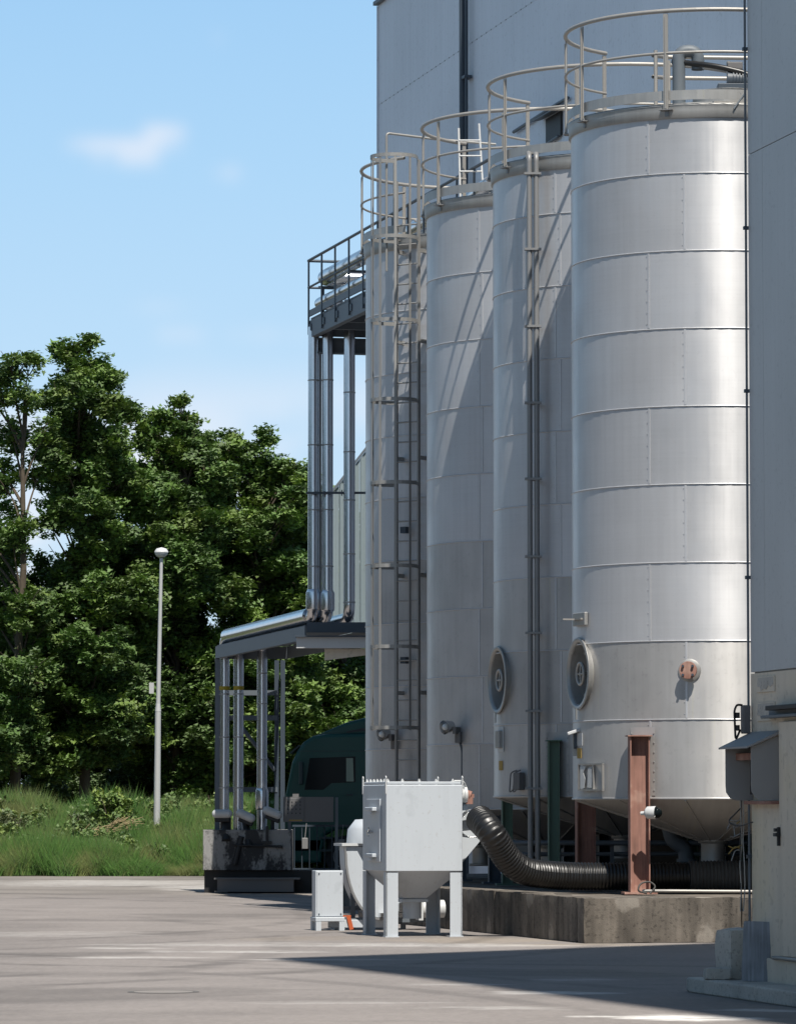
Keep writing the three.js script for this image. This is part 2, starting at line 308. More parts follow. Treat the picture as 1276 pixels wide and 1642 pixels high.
// ================================================================ SETTING
{
  struct('ground', new THREE.PlaneGeometry(1600, 1600).rotateX(-Math.PI / 2).translate(0, -.05, -500), M.soil);
  const g = new THREE.PlaneGeometry(120, 140).rotateX(-Math.PI / 2).translate(-5, 0, -38); const p = g.attributes.position, uv = g.attributes.uv;
  for (let i = 0; i < p.count; i++) uv.setXY(i, (p.getX(i) + 14) / 28, (-p.getZ(i) - 28) / 80);
  g.userData.keep = true; struct('asphalt_yard', g, M.asphalt);
}
const bankH = (x, D) => sstep(107.5, 118, D) * 1.15 + .3 * (fbm(x * .4 + 30, D * .4, 3, 201) - .4) * sstep(108.5, 112, D);
{
  const g = new THREE.PlaneGeometry(90, 60, 90, 60).rotateX(-Math.PI / 2).translate(-14, 0, -137.3); const p = g.attributes.position;
  for (let i = 0; i < p.count; i++) p.setY(i, bankH(p.getX(i), -p.getZ(i)) + .012);
  g.computeVertexNormals(); struct('grass_bank', g, M.soil);
}
{ // manhole cover
  const t = thing('manhole_cover', 'round iron manhole cover set flush in the open asphalt yard', 'manhole cover', [-2.07, 0, -38.78]);
  mesh('frame_ring', lathe([[.27, .002], [.272, .006], [.312, .006], [.318, .002]], 40), tinted(greyPaint, 1, { color: lin(.10, .095, .09), roughness: .8 }), t);
  mesh('cover', lathe([[.0001, .0055], [.262, .0055], [.264, .001]], 40), tinted(greyPaint, .7, { color: lin(.21, .19, .175), roughness: .85 }), t);
}

// ---------------------------------------------------------------- tall building on the right, nearest the camera
const WALL = -Math.atan2(.977, .215);
{
  const t = thing('mill_building', 'tall blue-grey clad building with beige rendered base at the right edge', 'building', [3.1, 0, -38.4], WALL);
  const foot = [[0, 0], [30, 0], [30, 12], [0, 12]];
  const up = (pts, y0, y1) => new THREE.ExtrudeGeometry(new THREE.Shape(pts.map(p => new THREE.Vector2(...p))), { depth: y1 - y0, bevelEnabled: false }).rotateX(-Math.PI / 2).translate(0, y0, 0);
  mesh('base_wall', up(foot, 0, 2.80), M.render, t);
  mesh('upper_core', up(foot.map(([x, y]) => [x + (x < 1 ? .02 : 0), y + (y < 1 ? .03 : 0)]), 2.80, 12.4), M.cladding, t);
  { // taller block of the same building nearer the camera: throws the shadow across the yard
    const w = [[4.58, -28], [9.8, -10], [24, -10], [24, -47], [22.6, -46.9]].map(([x, z]) => { const dx = x - 3.1, dz = z + 38.4; return [dx * .215 + dz * .977, -(-dx * .977 + dz * .215)]; });
    mesh('tall_block', up(w, 0, 34.5), M.cladding, t);
  }
  const xs = [0, .42, 1.62, 2.82, 4.02, 5.22, 6.42, 7.62, 8.82], ys = [2.81, 7.40, 12.38];
  for (let i = 0; i < xs.length - 1; i++) for (let j = 0; j < ys.length - 1; j++) mesh('cladding_panel', slab(xs[i] + .003, xs[i + 1] - .003, ys[j] + .004, ys[j + 1] - .004, -.028, 0), M.cladding, t);
  mesh('base_plinth', slab(-.02, 9.5, 0, .33, -.2, .035, .01), M.render, t);
  for (const [y0, y1] of [[2.63, 2.765], [2.38, 2.54]]) { const s = mesh('wall_plate', slab(.20, .72, y0, y1, .002, .012), M.render, t); s.userData.label = 'pale rectangular plate with flaking paint'; mesh('flaked_paint', prism([[.23, y0 + .05], [.25, y1 - .012], [.69, y1 - .01], [.70, y0 + .06], [.62, y0 + .04], [.56, y0 + .055], [.5, y0 + .02], [.42, y0 + .03], [.36, y0 + .012], [.3, y0 + .045]], .003).translate(0, 0, .013), M.pale, s); }
  // door with lintel rail
  const d = mesh('door', slab(.96, 2.0, .36, 2.36, .002, .05, .008), M.render, t); d.userData.label = 'beige steel sliding door at the right edge';
  const h = mesh('latch', [slab(.965, 1.0, 1.30, 1.46, .05, .075, .004), slab(.94, 1.02, 1.38, 1.41, .06, .10, .004), slab(.92, .975, 1.42, 1.45, .05, .09, .004)], M.black, d); h.userData.label = 'small black door latch';
  mesh('door_rail', [slab(.60, 3.2, 2.395, 2.42, 0, .10, .004), slab(.62, 3.2, 2.42, 2.50, 0, .03, .004)], M.gantry, t);
  mesh('rail_cover', slab(.80, 3.2, 2.46, 2.50, .03, .12, .006), M.black, t);
  mesh('wall_pipe', tube([[.75, .34, .05], [.95, .345, .06], [3, .34, .06]], .016, { bend: .05 }), M.galv, t);
  const dp = mesh('corner_conduit', cyl([-.012, .5, .02], [-.012, 12.2, .02], .011, 8), M.gantry, t);
  for (const y of [1.2, 1.95, 3.65, 5.3, 6.75, 8.35, 10]) mesh('clamp', box(-.012, y, .02, .035, .03, .045), M.darkPaint, dp);
}
const onWall = (s, y, out) => { const c = Math.cos(WALL), n = Math.sin(WALL); return [3.1 + s * c + out * n, y, -38.4 - s * n + out * c]; };
{ // kerbed pavement at the foot of that building
  const t = new THREE.Group(); t.name = 'pavement'; t.position.set(3.1, 0, -38.4); t.rotation.y = WALL; t.userData.kind = 'structure'; scene.add(t);
  mesh('pavement_slab', slab(-.5, 8.5, 0, .128, -.6, .30), M.pale, t);
  for (let i = 0; i < 9; i++) mesh('kerb_stone', box(.05 + i, .066, .38, .992, .135, .155, { b: .02 }), M.pale, t);
  mesh('kerb_stone', box(-.52, .065, .36, .13, .13, .16, { b: .025 }), M.pale, t);
  mesh('kerb_stone', box(-.57, .064, -.1, .13, .128, .75, { b: .02 }), M.pale, t);
}
{ // hood on the wall
  const [x, y, z] = onWall(0, 0, 0);
  const t = thing('ventilation_hood', 'grey sheet metal hood with sloping roof fixed to the beige wall', 'hood', [x, y, z], WALL);
  const side = prism([[0, 1.69], [.16, 1.69], [.21, 1.71], [.245, 1.76], [.25, 1.82], [.25, 2.15], [0, 2.245]], .012).rotateY(-Math.PI / 2);
  mesh('side_plate', side.clone().translate(.82, 0, .003), M.hood, t); mesh('side_plate', side.clone().translate(.06, 0, .003), M.hood, t);
  mesh('roof_sheet', prism([[0, 2.262], [.30, 2.135], [.30, 2.15], [0, 2.29]], .86).rotateY(-Math.PI / 2).translate(.87, 0, .003), M.hood, t);
  mesh('cross_bar', slab(.05, .80, 2.04, 2.10, .10, .16, .004), M.rust, t);
  mesh('bottom_flange', slab(.05, .86, 1.655, 1.685, .003, .09, .004), M.rust, t);
  mesh('inner_duct', slab(.12, .75, 1.74, 2.12, .003, .05), M.black, t);
}
{ // switch box on the edge of the wall
  const [x, , z] = onWall(.0, 0, .05);
  const t = thing('junction_box', 'small dark box with looped cable at the corner above the hood', 'junction box', [x, 2.26, z], WALL);
  mesh('box_body', box(0, .14, 0, .09, .25, .07, { b: .01 }), M.panel, t);
  mesh('cable', tube([[0, .05, .05], [.02, -.05, .10], [.02, .22, .11], [0, .27, .08], [0, .265, .03]], .010, { bend: .05 }), M.black, t);
  for (const y of [.04, .15]) mesh('cable_gland', cyl([.02, y, .08], [.02, y + .05, .08], .02, 8), M.black, t);
}
{ // loose wires along the corner below the hood
  const [x, , z] = onWall(-.04, 0, .06);
  const t = thing('cable_bundle', 'bundle of loose frayed cables hanging down the corner below the hood', 'cable', [x, 0, z], WALL);
  for (let i = 0; i < 3; i++) { const P = [], q = rr(-.01, .03); for (let y = 1.72; y > .62; y -= .2) P.push([rr(-.012, .012), y, q + rr(-.012, .012)]); mesh('wire', tube(P, .006, { bend: .04, seg: 5 }), i % 2 ? M.hoseGrey : M.galv, t); }
  for (let i = 0; i < 9; i++) { const y = rr(1.25, 1.55), a = rr(0, .13); mesh('frayed_end', tube([[0, y, .02], [rr(-.05, .05), y + rr(-.05, .03), .05 + a * .5], [rr(-.05, .08), y - rr(-.03, .1), .05 + a]], .005, { bend: .03, seg: 4 }), i % 3 ? M.galv : M.ochre, t); }
  mesh('wire', tube([[.0, 1.62, .03], [.05, 1.50, .17], [.1, 1.46, .08], [.3, 1.5, .01]], .007, { bend: .06, seg: 5 }), M.hoseGrey, t);
}
function roughBox(w, h, d, amp, n = 6, s = 0) {
  const g = new THREE.BoxGeometry(w, h, d, Math.max(1, Math.round(n * w / Math.max(w, h, d))), Math.max(1, Math.round(n * h / Math.max(w, h, d))), Math.max(1, Math.round(n * d / Math.max(w, h, d)))), p = g.attributes.position;
  for (let i = 0; i < p.count; i++) {
    const x = p.getX(i), y = p.getY(i), z = p.getZ(i), ex = (Math.abs(x) > w * .49) + (Math.abs(y) > h * .49) + (Math.abs(z) > d * .49), e = ex > 1 ? amp * .35 * (ex - 1) : 0, q = (c, m) => Math.abs(c) > m * .49 ? c - Math.sign(c) * e : c;
    p.setXYZ(i, q(x, w) + amp * (vnoise(x * 9 + s, y * 9 + z * 7, 301) - .5), q(y, h) + amp * (vnoise(y * 9 + s, z * 9 + x * 5, 302) - .5), q(z, d) + amp * (vnoise(z * 9 + s, x * 9 + y * 6, 303) - .5));
  }
  g.computeVertexNormals(); return g;
}
{
  let [x, , z] = onWall(-.12, 0, .12);
  const bl = single('concrete_block', roughBox(.30, .44, .26, .02).translate(0, .22, 0), M.pale, 'upright grey concrete block at the building corner behind the board', 'block'); bl.position.set(x, .13, z); bl.rotation.y = WALL + .2;
  [x, , z] = onWall(.50, 0, .17);
  const bd = thing('wooden_board', 'weathered grey wooden board leaning against the beige wall', 'board', [x, .13, z], deg(-6));
  mesh('board_face', roughBox(.245, .52, .026, .006, 14, 3).translate(.04, .26, 0).rotateX(-.12).rotateZ(-.04), M.wood, bd);
  mesh('batten', box(.04, .1, -.03, .2, .05, .02).rotateX(-.12), M.wood, bd);
  [x, , z] = onWall(-.15, 0, .36);
  const s1 = single('stone_block', roughBox(.22, .10, .16, .014, 7, 5).translate(0, .05, 0), M.pale, 'small pale stone lying on the kerb end', 'stone'); s1.position.set(x + .06, .135, z + .25); s1.rotation.y = .1;
  const s2 = single('stone_block', roughBox(.20, .065, .14, .02, 6, 9).translate(0, .033, 0), M.concrete, 'low dark stone between the pale stone and the concrete block', 'stone'); s2.position.set(x + .20, .13, z + .02); s2.rotation.y = -.25;
}

// ---------------------------------------------------------------- grey tower behind the silos
{
  const t = thing('storage_tower', 'tall plain grey tower standing behind the row of steel silos', 'building', [rowX(84.4, 2.2), 0, -84.4], ROW);
  const H = 17.3, L = 30;
  mesh('tower_core', slab(.03, 12, 0, H - .03, .03, L - .03), M.tower, t);
  const ys = [0, 2.9, 7.05, 11.2, 15.33, H], n = 6, w = L / n;
  for (let i = 0; i < n; i++) for (let j = 0; j < ys.length - 1; j++) mesh('wall_panel', slab(.018, .028, ys[j] + .003, ys[j + 1] - .003, i * w + .003, (i + 1) * w - .003), M.tower, t);
  const fix = []; for (let z = .25; z < L; z += .33) fix.push(box(.016, 15.33, z, .008, .018, .06)); mesh('fixing_row', fix, M.galvPole, t).userData.kind = 'stuff';
  mesh('parapet_cap', slab(-.08, 12.1, H, H + .07, -.08, L + .05), M.gantry, t);
  mesh('corner_trim', slab(-.02, .10, 0, H - .02, -.02, .0), M.tower, t);
  const dp = mesh('downpipe', [cyl([-.12, 0, 7.0], [-.12, H - .2, 7.0], .055, 10), cyl([-.10, 0, 7.22], [-.10, H - .2, 7.22], .03, 8)], M.darkPaint, t); dp.userData.label = 'dark vertical downpipe';
  for (let y = 8.4; y < H; y += 2.1) mesh('clamp', box(-.08, y, 7.1, .14, .05, .34), M.darkPaint, dp);
  const lv = mesh('louvre_hood', prism([[0, 0], [-.22, -.06], [-.22, -.04], [0, .05]], 1.3).translate(0, 13.2, 11.9), M.gantry, t); mesh('louvre', slab(-.03, .0, 12.75, 13.16, 12.2, 13.1), M.black, lv);
  mesh('conduit', tube([[-.04, 13.25, 10.2], [-.04, 13.3, 13.0], [-.04, 13.3, 13.6]], .03), M.gantry, t);
  mesh('conduit', tube([[-.04, 12.65, 10.0], [-.04, 12.75, 13.0]], .025), M.gantry, t);
}
{ // wing behind the tower: shades the parked lorry and the verge beside it
  const t = thing('rear_wing', 'tall rear wing standing behind the grey tower', 'building', [0, 0, 0]);
  mesh('wing_wall', slab(.25, 11, 0, 24, -106, -85.5), M.tower, t); mesh('wing_roof', slab(.15, 11.1, 24, 24.2, -106.1, -85.4), M.gantry, t);
}
{ // corrugated wall with sloping top, seen between the pipes and the farthest silo
  const t = thing('corrugated_wall', 'grey-green corrugated metal wall with steep sloping top behind the pipes', 'wall', [-1.24, 0, -82]);
  for (let i = 0; i < 9; i++) { const x0 = i * .13, top = 7.55 + Math.min(x0, 2) * 1.28; mesh('corrugated_sheet', [prism([[x0, 4.9], [x0 + .126, 4.9], [x0 + .126, top + .16], [x0, top]], .02), prism([[x0 + .02, 4.9], [x0 + .062, 4.9], [x0 + .062, top + .06], [x0 + .02, top + .01]], .03).translate(0, 0, .02)], M.corr, t); }
  mesh('edge_trim', prism([[-.02, 7.53], [1.2, 9.10], [1.2, 9.16], [-.02, 7.60]], .09).translate(0, 0, -.02), M.gantry, t);
  mesh('wall_frame', slab(-.02, 1.2, 4.75, 4.9, -.1, .05), M.gantry, t); mesh('post', slab(.9, 1.1, 0, 4.75, -.14, .04), M.gantry, t);
}

// ---------------------------------------------------------------- concrete plinth of the silos
{
  const t = thing('concrete_plinth', 'long raised concrete plinth carrying the steel silos', 'plinth', [2.24, 0, -52.94], ROW);
  mesh('plinth_slab', slab(.25, 8, .02, .535, -11.9, -.25), M.concrete, t); mesh('plinth_slab', slab(1.7, 8, .02, .535, -21, -11.92), M.concrete, t);
  for (let i = 0; i < 4; i++) mesh('plinth_block', roughBox(1.995, .55, .3, .016, 26, i * 7.3).translate(1 + i * 2, .275, -.15), M.concrete, t);
  for (let i = 0; i < 6; i++) mesh('plinth_block', roughBox(.3, .55 + .012 * (i % 3), 1.935, .016, 26, i * 3.1 + 40).translate(.15, .277, -.31 - 1.94 * (i + .5)), M.concrete, t);
}

// ================================================================ SILOS
const R = 1.82;
const P = (rad, y, a) => [rad * Math.sin(deg(a)), y, rad * Math.cos(deg(a))];
function shellHole(r, y0, y1, a0, a1, uo, hy, ha, hr) {  // the same with a round opening
  const nx = 110, ny = 40, pos = [], nor = [], uv = [], idx = [];
  for (let i = 0; i <= nx; i++) for (let j = 0; j <= ny; j++) { const a = deg(lerp(a0, a1, i / nx)), y = lerp(y0, y1, j / ny); pos.push(r * Math.sin(a), y, r * Math.cos(a)); nor.push(Math.sin(a), 0, Math.cos(a)); uv.push(uo + r * a, y + uo * .37); }
  for (let i = 0; i < nx; i++) for (let j = 0; j < ny; j++) { const a = lerp(a0, a1, (i + .5) / nx), y = lerp(y0, y1, (j + .5) / ny); let da = ((a - ha + 540) % 360) - 180; if (Math.abs(da) < 90 && Math.hypot(r * Math.sin(deg(da)), y - hy) < hr) continue; const q = i * (ny + 1) + j, w = q + ny + 1; idx.push(q, w, q + 1, q + 1, w, w + 1); }
  const g = new THREE.BufferGeometry(); g.setAttribute('position', new THREE.Float32BufferAttribute(pos, 3)); g.setAttribute('normal', new THREE.Float32BufferAttribute(nor, 3)); g.setAttribute('uv', new THREE.Float32BufferAttribute(uv, 2)); g.setIndex(idx); g.userData.keep = true; return g;
}
function shell(r, y0, y1, a0, a1, seg, uo) {             // curved sheet with its own edges
  const pos = [], nor = [], uv = [], idx = [];
  for (let i = 0; i <= seg; i++) {
    const a = deg(lerp(a0, a1, i / seg)), s = Math.sin(a), c = Math.cos(a);
    for (const y of [y0, y1]) { pos.push(r * s, y, r * c); nor.push(s, 0, c); uv.push(uo + r * a, y + uo * .37); }
  }
  for (let i = 0; i < seg; i++) { const a = i * 2; idx.push(a, a + 2, a + 1, a + 1, a + 2, a + 3); }
  const g = new THREE.BufferGeometry(); g.setAttribute('position', new THREE.Float32BufferAttribute(pos, 3)); g.setAttribute('normal', new THREE.Float32BufferAttribute(nor, 3)); g.setAttribute('uv', new THREE.Float32BufferAttribute(uv, 2)); g.setIndex(idx); g.userData.keep = true; return g;
}
function silo({ X, D, rows, rimT, joints, rail, posts, legMat, legW = .24, legTop = 2.54, label, dirty, hatchY, hatchAz }) {
  const t = thing('steel_silo', label, 'silo', [X, 0, -D], 0, 'steel silos in a row');
  const n = rows.length - 1;
  for (let i = 0; i < n; i++) {
    const j = joints[(n - 1 - i) % 2], low = i < dirty;
    for (let k = 0; k < 4; k++) mesh('sheet_panel', hatchY && Math.abs((rows[i] + rows[i + 1]) / 2 - hatchY) < 1 && Math.abs(((j + k * 90 + 45 - hatchAz + 540) % 360) - 180) < 60 ? shellHole(R, rows[i], rows[i + 1], j + k * 90, j + k * 90 + 90, rr(0, 9), hatchY, hatchAz, .40) : shell(R, rows[i], rows[i + 1], j + k * 90, j + k * 90 + 90, 15, rr(0, 9)), low ? M.steelDirty[(rnd() * 3) | 0] : M.steel[(rnd() * 4) | 0], t);
    if (i) { const b = lathe([[R - .004, rows[i] - .011], [R + .010, rows[i] - .009], [R + .010, rows[i] + .001], [R - .004, rows[i] + .006]], 72).translate(0, 0, 0); mesh('seam_bead', b, M.steel[1], t); }
    for (let k = 0; k < 4; k++) if (Math.abs(((j + k * 90 + 540) % 360) - 180) < 100) {
      const a = j + k * 90, L = rows[i + 1] - rows[i], g = [box(0, L / 2, 0, .026, L - .03, .006)];
      for (let y = .07; y < L - .04; y += .145) g.push(box(-.025, y, .002, .009, .009, .007));
      const v = mesh('riveted_joint', g, M.steel[1], t); v.position.set(...P(R + .002, rows[i], a)); v.rotation.y = deg(a);
    }
  }
  const top = rows[n];
  mesh('rim_band', lathe([[R - .01, top - .01], [R + .025, top - .006], [R + .03, top + .09], [R + .034, top + .1], [R + .034, rimT - .02], [R + .05, rimT], [R - .05, rimT + .012]], 72), M.rim, t);
  mesh('roof', lathe([[R - .02, rimT + .005], [.35, rimT + .27], [.0001, rimT + .28]], 48), M.rim, t);
  mesh('bottom_cone', lathe([[.16, rows[0] - .54], [R - .01, rows[0] - .012], [R + .012, rows[0] - .01], [R + .014, rows[0] + .014], [R - .002, rows[0] + .018]], 48), M.steelDirty[1], t);
  for (let k = 0; k < 12; k++) mesh('cone_rib', cyl(P(R - .02, rows[0] - .022, k * 30 - 75), P(.2, rows[0] - .535, k * 30 - 75), .012, 5), M.steelDirty[1], t);
  mesh('outlet', lathe([[.15, rows[0] - .86], [.20, rows[0] - .86], [.20, rows[0] - .82], [.155, rows[0] - .82], [.155, rows[0] - .58], [.19, rows[0] - .57], [.19, rows[0] - .53]], 20), M.rim, t);
  // guard rail
  const RR = R + .07, [a0, a1] = rail;
  mesh('top_rail', tube(arcPts(RR, rimT + 1.2, a0, a1, 56), .028, { bend: .001, seg: 8 }), M.galv, t);
  mesh('middle_rail', tube(arcPts(RR, rimT + .655, a0, a1, 56), .018, { bend: .001, seg: 6 }), M.galv, t);
  mesh('toe_board', flatBar(arcPts(R + .035, rimT + .05, a0, a1, 56), .008, .125), M.rim, t);
  for (const a of posts) {
    const g = [box(0, .56, 0, .062, 1.25, .018).translate(0, 0, 0), box(0, .56, .012, .020, 1.2, .022)];
    const m = mesh('rail_post', g, M.galv, t); m.position.set(...P(RR, rimT - .02, a)); m.rotation.y = deg(a);
    const f = mesh('foot_plate', [box(0, 0, 0, .17, .012, .09), box(0, -.03, -.03, .05, .10, .02), box(.06, .015, .02, .022, .03, .022), box(-.06, .015, .02, .022, .03, .022)], M.galvPole, m); f.position.set(0, -.055, -.01);
  }
  // legs on the plinth
  for (const a of [-33, 57, 147, -123]) {
    const h = legTop - .55, g = iBeam(legW, legW + .01, h).map(q => q.rotateY(Math.PI / 2)); g.push(box(0, .012, 0, legW + .18, .025, legW + .12), box(0, h + .006, 0, legW + .07, .016, legW + .06));
    const m = mesh('leg', g, legMat, t); m.position.set(...P(legTop > 2 ? R + .10 : R - .25, .55, a)); m.rotation.y = ROW * .3;
    if (legTop < 2) continue;
    const w = mesh('wall_plate', shell(R + .006, 1.79, 2.66, a - 5.6, a + 5.6, 4, rr(0, 5)), M.steelDirty[1], t); const rv = []; for (let y = 1.86; y < 2.62; y += .12) for (const b of [-5.1, 5.1]) rv.push(box(...P(R + .008, y, a + b), .014, .014, .014)); mesh('rivets', rv, M.rim, w).userData.kind = 'stuff';
  }
  if (hatchY) {
    const h = mesh('hatch', lathe([[.39, -.26], [.405, .0], [.415, .045], [.465, .045], [.47, .03], [.445, .015], [.435, -.08]], 44).rotateX(Math.PI / 2), M.rim, t); h.position.set(...P(R - .015, hatchY, hatchAz)); h.rotation.y = deg(hatchAz); h.userData.label = 'round access hatch with recessed door and handwheel';
    mesh('hatch_door', lathe([[.0001, -.14], [.25, -.16], [.405, -.21]], 32).rotateX(Math.PI / 2), M.panel, h);
    mesh('handwheel', [new THREE.TorusGeometry(.14, .022, 6, 24).translate(0, 0, 0), cyl([0, -.13, 0], [0, .13, 0], .012, 6), cyl([-.13, 0, 0], [.13, 0, 0], .012, 6), cyl([0, 0, -.2], [0, 0, .01], .03, 10)], M.galv, h);
    for (const y of [-.27, .27]) mesh('clamp', [box(0, y, -.11, .30, .035, .03), box(.1, y, -.07, .03, .09, .06)], M.galv, h);
    mesh('drip_strap', box(0, -.52, .06, .04, .14, .012), M.rim, h);
  }
  return t;
}
const seq = (b, first, step, n, top) => [b, ...Array.from({ length: n }, (_, i) => first + step * i), top];
const s4 = silo({ X: 4.093, D: 57, rows: seq(1.75, 2.756, .9943, 8, 10.425), rimT: 10.6, joints: [-29.5, -14.25], rail: [-137, 150], posts: [-136, -99, -64.5, -21, 22, 64, 106], legMat: M.rust, dirty: 2, hatchY: 3.367, hatchAz: -74, label: 'nearest and largest looking steel silo, partly hidden by the building at right' });
const s3 = silo({ X: 3.149, D: 60.8, rows: seq(1.79, 2.782, .9955, 8, 10.36), rimT: 10.55, joints: [-33.5, -31], rail: [-138, 150], posts: [-137, -101, -62, -22, 20, 62, 104], legMat: M.green, legW: .14, dirty: 3, hatchY: 3.40, hatchAz: -75.5, label: 'second steel silo from the right, with twin grey downpipes in front' });
const s2 = silo({ X: 2.245, D: 64.6, rows: seq(1.62, 2.56, .980, 8, 10.38), rimT: 10.55, joints: [-36, -34.3], rail: [-140, 150], posts: [-139, -100, -61, -22, 20, 62, 104], legMat: M.darkPaint, legW: .16, legTop: 1.58, dirty: 4, label: 'third steel silo from the right, between the downpipes and the caged ladder' });
const s1 = silo({ X: 1.312, D: 68.4, rows: seq(1.60, 2.545, .966, 8, 10.27), rimT: 10.47, joints: [-22, -60], rail: [-40, -190], posts: [-46, -97, -140, -186], legMat: M.darkPaint, legW: .16, legTop: 1.58, dirty: 4, label: 'farthest steel silo, carrying the tall caged ladder' });

// fittings of the nearest silo
{
  const at = (name, geos, mat, a, y, rad = R) => { const m = mesh(name, geos, mat, s4); m.position.set(...P(rad, y, a)); m.rotation.y = deg(a); return m; };
  const f = at('flanged_nozzle', cyl([0, 0, -.02], [0, 0, .11], .07, 20), M.rim, -13, 3.37); f.userData.label = 'capped nozzle with rusty red blind flange';
  mesh('collar', lathe([[.07, .012], [.145, .012], [.147, -.02]], 32).rotateX(Math.PI / 2), M.rim, f);
  mesh('blind_flange', lathe([[.0001, .135], [.108, .135], [.112, .130], [.112, .10], [.06, .10]], 32).rotateX(Math.PI / 2), M.rust, f);
  for (const [x, y] of [[-.062, .052], [.062, .052], [-.062, -.06], [.062, -.06]]) mesh('bolt', new THREE.CylinderGeometry(.017, .017, .04, 6).rotateX(Math.PI / 2).translate(x, y, .145), M.darkPaint, f);
  const b = at('bracket_box', [box(0, 0, .02, .42, .17, .05, { b: .01 })], M.rim, -71, 4.07); mesh('bracket_arm', [box(-.10, .0, .12, .06, .02, .22), box(0, .0, .06, .30, .02, .03)], M.galv, b);
  const ip = at('inspection_frame', [box(0, .0, .015, .62, .02, .03).translate(0, .165, 0), box(0, -.165, .015, .62, .02, .03), box(-.30, 0, .015, .02, .32, .03), box(.30, 0, .015, .02, .32, .03), box(.07, 0, .015, .02, .32, .03)], M.rim, -62, 2.03); ip.userData.label = 'framed inspection panel with peeling film';
  mesh('film', [prism([[-.26, -.15], [-.16, -.14], [-.13, -.02], [-.18, .06], [-.12, .14], [-.26, .14]], .004), prism([[-.08, -.13], [.03, -.14], [.05, .0], [.02, .13], [-.06, .11]], .004)].map(q => q.translate(0, 0, .02)), M.whiteTrim, ip);
  const yl = at('warning_label', box(0, 0, .004, .16, .13, .006), M.ochre, -74, 2.34); yl.userData.label = 'faded ochre label';
  mesh('label_frame', box(0, .18, 0, .24, .16, .006), M.whiteTrim, yl);
  // things on the roof
  const y0 = 10.6;
  mesh('vent_pipe', tube([[-.42, y0, .35], [-.42, y0 + .93, .35], [-.17, y0 + .93, .35], [-.17, y0 + .68, .35]], .085, { bend: .16, seg: 14 }), M.gantry, s4).userData.label = 'grey gooseneck vent pipe';
  mesh('manway_lid', lathe([[.45, 0], [.45, .22], [.48, .24], [.0001, .30]], 28).translate(.2, y0 + .1, .5), M.rim, s4);
  const mo = mesh('drive_motor', [cyl([.2, y0 + .52, .5], [.62, y0 + .50, .5], .12, 14), box(.30, y0 + .42, .5, .46, .08, .26, { b: .01 })], M.darkPaint, s4);
  const fins = []; for (let i = 0; i < 8; i++) fins.push(cyl([.27 + i * .04, y0 + .52, .5], [.285 + i * .04, y0 + .52, .5], .135, 14)); mesh('cooling_fins', fins, M.darkPaint, mo);
  mesh('terminal_box', box(.30, y0 + .70, .5, .20, .10, .16, { b: .012 }), M.panel, mo);
  mesh('drive_hose', tube([[-.5, y0 + .80, .3], [.05, y0 + .70, .55], [.5, y0 + .58, .6], [.75, y0 + .35, .62]], .038, { bend: .2 }), M.hose, s4);
  mesh('cover_plate', box(.35, y0 + .05, 1.45, .9, .02, .3, { rz: .02, ry: .2 }), M.rim, s4);
  mesh('loose_rod', [cyl([.32, y0 + .12, 1.83], [.18, y0 - .08, 1.86], .012, 6), cyl([.26, y0 + .12, 1.83], [.75, y0 + .02, 1.7], .012, 6)], M.gantry, s4);
  mesh('roof_rail', [...[0, .28].map(q => tube([[-.75, y0 + .88 - q, -.1 + .4], [-.55, y0 + 1.0 - q, -.5], [.9, y0 + 1.0 - q, -.6], [2, y0 + .98 - q, -.6]], .028, { bend: .05 })), ...[[-.72, .3], [-.5, -.5], [.3, -.57], [1.2, -.6]].map(([x, z]) => cyl([x, y0 + .1, z], [x, y0 + .95, z], .026, 8))], M.galv, s4);
}
{ // labels on the second silo
  const at = (name, geos, mat, a, y) => { const m = mesh(name, geos, mat, s3); m.position.set(...P(R, y, a)); m.rotation.y = deg(a); return m; };
  at('level_box', box(0, 0, .03, .16, .24, .06, { b: .01 }), M.rim, -72, 2.58); at('label_frame', box(0, 0, .003, .22, .34, .008), M.whiteTrim, -72, 2.58); at('warning_label', box(0, 0, .004, .14, .13, .008), M.ochre, -72, 2.22);
  at('junction_box', [box(0, 0, .06, .14, .24, .1, { b: .01 }), ...[-.06, .02].map(x => tube([[x, -.1, .1], [x - .1, -.16, .1], [x - .12, .12, .06], [x, .15, .05]], .010, { bend: .05, seg: 5 }))], M.panel, -53, 2.0);
}

// ---------------------------------------------------------------- twin downpipes in front of the second silo
{
  const t = thing('twin_downpipe', 'pair of thin grey vertical pipes in front of the second silo', 'pipe', [1.84, 0, -59.3]);
  mesh('pipe', tube([[-.047, 10.62, -.25], [-.047, 10.55, 0], [-.047, .95, 0], [-.02, .7, .15]], .036, { bend: .08, seg: 12 }), M.galvPole, t);
  mesh('pipe', tube([[.050, 10.62, -.25], [.050, 10.55, 0], [.050, .65, 0]], .036, { bend: .08, seg: 12 }), M.galvPole, t);
  for (const y of [10.3, 9.26, 8.2, 7.15, 6.11, 5.05, 4.01, 2.95, 1.9]) mesh('pipe_clamp', [box(0, y, 0, .23, .03, .10), box(0, y, -.12, .03, .03, .2)], M.galvPole, t);
}

